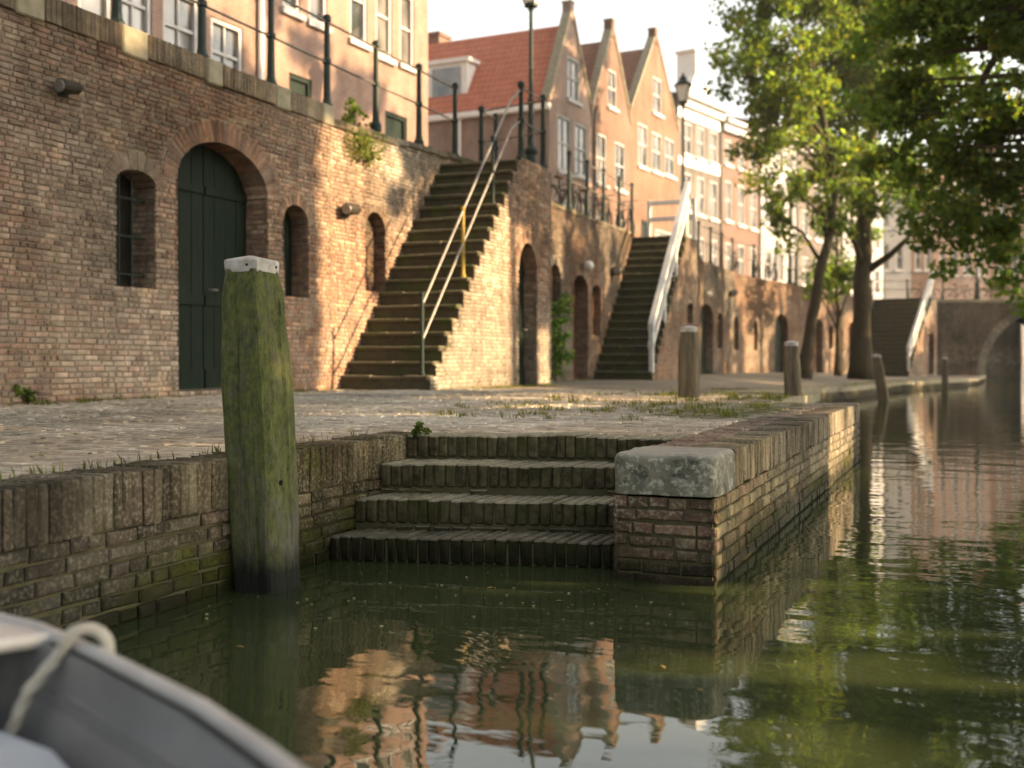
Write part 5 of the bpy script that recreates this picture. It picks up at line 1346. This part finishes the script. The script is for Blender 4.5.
for _ in range(260):
    if rr.random() < .55: x, y = rr.uniform(-2.95, -1.0), rr.uniform(3.6, 5.1)
    else: x, y = rr.uniform(-2.6, 1.6), rr.uniform(2.6, 9)
    if x < -1.0 and y > 5.0: continue
    s = rr.choice([.002, .003, .003, .005, .008]); a = rr.uniform(0, 6.28); c = rr.choice([(.55, .53, .45), (.35, .32, .2), (.16, .14, .06), (.6, .58, .5)])
    mb.add([(x+s*math.cos(a+k*1.25), y+s*math.sin(a+k*1.25)*.8, .003) for k in range(5)], [(0, 1, 2, 3, 4)], 0, c)
tag(mb.build('floating_debris', M['leaf']), 'tiny pale specks of seed fluff and scum drifting on the canal', 'debris', kind='stuff')
rr = random.Random(77); mb = MB()
for _ in range(420):
    y = rr.uniform(2, 22); x = rr.uniform(-8.4, -1.7 if 7 < y < 11.5 else -3.3)
    z = zdeck(x, y)+.022*nz(x, y, 3, .8)+.012*nz(x, y, 9, 2.4)+.012; a = rr.uniform(0, 6.28); s = rr.uniform(.015, .035)
    mb.add([(x+s*math.cos(a+k*1.57)*(1, .5, 1, .5)[k], y+s*math.sin(a+k*1.57)*(1, .5, 1, .5)[k], z+rr.uniform(0, .012)) for k in range(4)], [(0, 1, 2, 3)], 0, rr.choice([(.2, .13, .03), (.25, .2, .05), (.12, .08, .03)]))
tag(mb.build('leaf_litter', M['leaf']), 'fallen yellow and brown leaves scattered over the quay paving', 'leaf litter', kind='stuff')
# ================================================================== THE BOAT
alu = simple('boat_aluminium', (.36, .355, .35), (.23, .225, .225), 2.6, .36, .45, .3)
rim_m = simple('rim_aluminium', (.58, .57, .55), (.42, .41, .40), 9, .42, .15, .25)
rope_m = simple('worn_rope', (.62, .58, .5), (.45, .41, .34), 60, .9, bmp=.8)
tip = Vector((-2.78, 1.36, 0)); ax = Vector((.84, -.5425, 0)).normalized(); nb = Vector((-ax.y, ax.x, 0))
HB = [(0, .03), (.12, .36), (.3, .64), (.5, .82), (.72, .90), (1.0, .942), (1.4, .98), (1.75, .98), (2.4, .93), (3.2, .87), (4.0, .84), (4.7, .76)]
def hb_at(s):
    for (a, x), (b_, y) in zip(HB, HB[1:]):
        if a <= s <= b_: return x+(y-x)*(s-a)/(b_-a)
    return HB[-1][1]
root = thing('boat', 'open grey metal boat in the near corner with a rope over its pale rim', 'boat', tuple(tip))
def Wp(s, o, z): return ax*s+nb*o+Z*z
RZ = lambda s: .474+.03*max(0, 1-s/.7)**2
SS = [0, .06, .12, .2, .3, .4, .5, .6, .72, .85, 1.0, 1.2, 1.4, 1.65, 1.9, 2.15, 2.4, 2.8, 3.2, 3.6, 4.0, 4.35, 4.7]
def sections(out):
    rows = []
    for s in SS:
        w = hb_at(s); rz = RZ(s); k = 1 if out else .985
        fl = max(.02, w*.72-.02); zb = (.14 if not out else -.18)+(.25*max(0, 1-s/.5) if True else 0)
        row = []
        for sg in (1, -1):
            pts = [(w*k-(0 if out else .012), rz), (w*.985*k-(0 if out else .015), rz*.7+zb*.3), (w*.90*k, rz*.35+zb*.65), (fl, zb+.03), (fl*.5, zb), (0, zb-(.06 if out else 0))]
            r_ = [Wp(s, sg*a, z) for a, z in pts]
            row += r_ if sg > 0 else r_[:-1][::-1]
        rows.append(row)
    return rows
for out, nm, mt in ((True, 'hull', alu), (False, 'inner_lining', alu)):
    mb = MB(); rows = sections(out); n = len(rows[0])
    for a, b_ in zip(rows, rows[1:]):
        for i in range(n-1):
            q = [a[i], a[i+1], b_[i+1], b_[i]]; mb.quad(*(q if not out else q[::-1]))
    e = rows[-1]; mb.add(e, [tuple(range(n))])
    mb.build(nm, mt, root, smooth=True)
rim = [Wp(s, -hb_at(s), RZ(s)+.005) for s in SS[::-1]]+[Wp(s, hb_at(s), RZ(s)+.005) for s in SS[1:]]
mb = MB(); mb.tube(rim, .0135, 10); mb.build('rim', rim_m, root, smooth=True)
mb = MB(); SD_ = [0, .06, .12, .2, .3, .4, .5, .6, .7, .80]
for a, b_ in zip(SD_, SD_[1:]):
    mb.quad(Wp(a, -hb_at(a), RZ(a)+.01), Wp(b_, -hb_at(b_), RZ(b_)+.01), Wp(b_, hb_at(b_), RZ(b_)+.01), Wp(a, hb_at(a), RZ(a)+.01))
mb.tube([Wp(.80, -hb_at(.80), RZ(.80)+.0), Wp(.80, hb_at(.80), RZ(.80)+.0)], .014, 8)
mb.build('foredeck', rim_m, root)
mb = MB(); mb.quad(Wp(.42, -.58, .14), Wp(.42, .58, .14), Wp(.42, .58, .58), Wp(.42, -.58, .58)); mb.build('bulkhead', M['dark'], root)  # near-black sheet standing in for the shade under the foredeck
mb = MB()
for i in range(6):
    o0 = -.58+i*.195; mb.bbox(0, 1, 0, 1, 0, 1, .0); mb.v = mb.v[:-24]; mb.c = mb.c[:-24]; mb.f = mb.f[:-26]; mb.m = mb.m[:-26]
    a = [Wp(.5, o0*.9, .345), Wp(.75, o0*1.25, .345), Wp(1.1, o0*1.44, .345), Wp(4.5, o0*1.44, .345), Wp(4.5, (o0+.185)*1.44, .345), Wp(1.1, (o0+.185)*1.44, .345), Wp(.75, (o0+.185)*1.25, .345), Wp(.5, (o0+.185)*.9, .345)]; mb.add(a+[p+Z*.016 for p in a], [tuple(range(8))[::-1], tuple(range(8, 16))]+[(k, (k+1) % 8, 8+(k+1) % 8, 8+k) for k in range(8)])
mb.build('floor_boards', simple('pale_blue_floor', (.50, .57, .63), (.36, .42, .48), 4, .5, .2, .1), root)
mb = MB(); ss_ = [.82+.12*i for i in range(26)]
mb.tube([Wp(s, hb_at(s)*.965, RZ(s)-.075) for s in ss_], .007, 6); mb.build('stringer', alu, root, smooth=True)
# rope: a bight round the rim, its end hanging inside
s0 = .93; rp = []
c0 = Wp(s0, hb_at(s0), RZ(s0)+.005)
for i in range(13):
    a = -math.pi*.25+i/12*math.pi*1.55
    rp.append(c0+nb*(.033*math.cos(a))+Z*(.033*math.sin(a)+.006)+ax*(.05-.075*i/12))
rp = [c0+nb*.035+ax*.075-Z*.04]+rp
rp = rp[:-2]; e = rp[-1]-nb*.045; rp += [e-Z*.07-nb*.012-ax*.01, e-Z*.15-nb*.04-ax*.03, e-Z*.22-nb*.10-ax*.06, e-Z*.28-nb*.2-ax*.08, e-Z*.31-nb*.34-ax*.06, e-Z*.315-nb*.5-ax*.02]
mb = MB(); RP = []
for a, b_ in zip(rp, rp[1:]):
    for q_ in range(6): RP.append(tip+a.lerp(b_, q_/6))
for st_ in range(3):
    o_ = []
    for i_, p in enumerate(RP):
        t = (RP[min(i_+1, len(RP)-1)]-RP[max(0, i_-1)]).normalized(); a = t.orthogonal().normalized(); b_ = t.cross(a)
        a = (nb-t*nb.dot(t)).normalized() if abs(nb.dot(t)) < .95 else a; b_ = t.cross(a); an = i_*.75+st_*2.094
        o_.append(p+(a*math.cos(an)+b_*math.sin(an))*.0058)
    mb.tube(o_, .0068, 6)
ro = mb.build('mooring_rope', rope_m, None, smooth=True); tag(ro, 'pale worn rope looped over the rim of the metal boat', 'rope')
# ================================================================== LIGHT, WORLD, CAMERA
# warm evening haze hanging over the far part of the canal
hz = MB(); hz.box(-70, 60, 17, 130, .05, 45)
hm = bpy.data.materials.new('evening_haze'); hm.use_nodes = True; hn = hm.node_tree; hn.nodes.remove(hn.nodes['Principled BSDF'])
vs_ = hn.nodes.new('ShaderNodeVolumeScatter'); vs_.inputs['Color'].default_value = (1., .95, .88, 1); vs_.inputs['Density'].default_value = .0009; vs_.inputs['Anisotropy'].default_value = .3
hn.links.new(vs_.outputs[0], hn.nodes['Material Output'].inputs['Volume'])
tag(hz.build('haze', hm), kind='structure')
w = bpy.data.worlds.new('World'); sc.world = w; w.use_nodes = True
nt = w.node_tree; bg = nt.nodes['Background']
sky = nt.nodes.new('ShaderNodeTexSky'); sky.sky_type = 'NISHITA'; sky.sun_disc = False
sky.sun_elevation = SUN_EL; sky.sun_rotation = math.pi/2-SUN_AZ; sky.dust_density = 4.; sky.air_density = 1.2; sky.ozone_density = .6
hs = nt.nodes.new('ShaderNodeHueSaturation'); hs.inputs['Saturation'].default_value = .30
nt.links.new(sky.outputs[0], hs.inputs['Color'])
tc = nt.nodes.new('ShaderNodeTexCoord'); sz_ = nt.nodes.new('ShaderNodeSeparateXYZ'); nt.links.new(tc.outputs['Generated'], sz_.inputs[0])
haze = ramp(nt, sz_.outputs[2], [(.0, (3.3, 3.2, 2.95)), (.34, (3.1, 3.04, 2.86)), (.60, (2.15, 2.17, 2.12))])   # bright low haze, deeper zenith
c = mixc(nt, 1., hs.outputs[0], haze, 'MULTIPLY')
nt.links.new(c, bg.inputs['Color']); bg.inputs['Strength'].default_value = .15
sl = bpy.data.lights.new('sun', 'SUN'); sl.energy = 5.0; sl.angle = R(.55); sl.color = (3.8, 2.65, 1.46)
so = bpy.data.objects.new('sun', sl); COL.objects.link(so); so.rotation_euler = (-SD).to_track_quat('-Z', 'Y').to_euler()
cam = bpy.data.cameras.new('camera'); co = bpy.data.objects.new('camera', cam); COL.objects.link(co)
co.location = (0, 0, EYE); co.rotation_euler = (math.pi/2, 0, YAW)
cam.sensor_width = 36; cam.lens = FPX/1024*36; cam.shift_y = -24/1024; cam.clip_start = .05; cam.clip_end = 2000
cam.dof.use_dof = True; cam.dof.focus_distance = 5.9; cam.dof.aperture_fstop = 1.9
sc.camera = co
sc.view_settings.view_transform = 'Standard'; sc.view_settings.look = 'None'; sc.view_settings.exposure = 0
sc.cycles.max_bounces = 6; sc.cycles.transparent_max_bounces = 4; sc.cycles.use_denoising = True
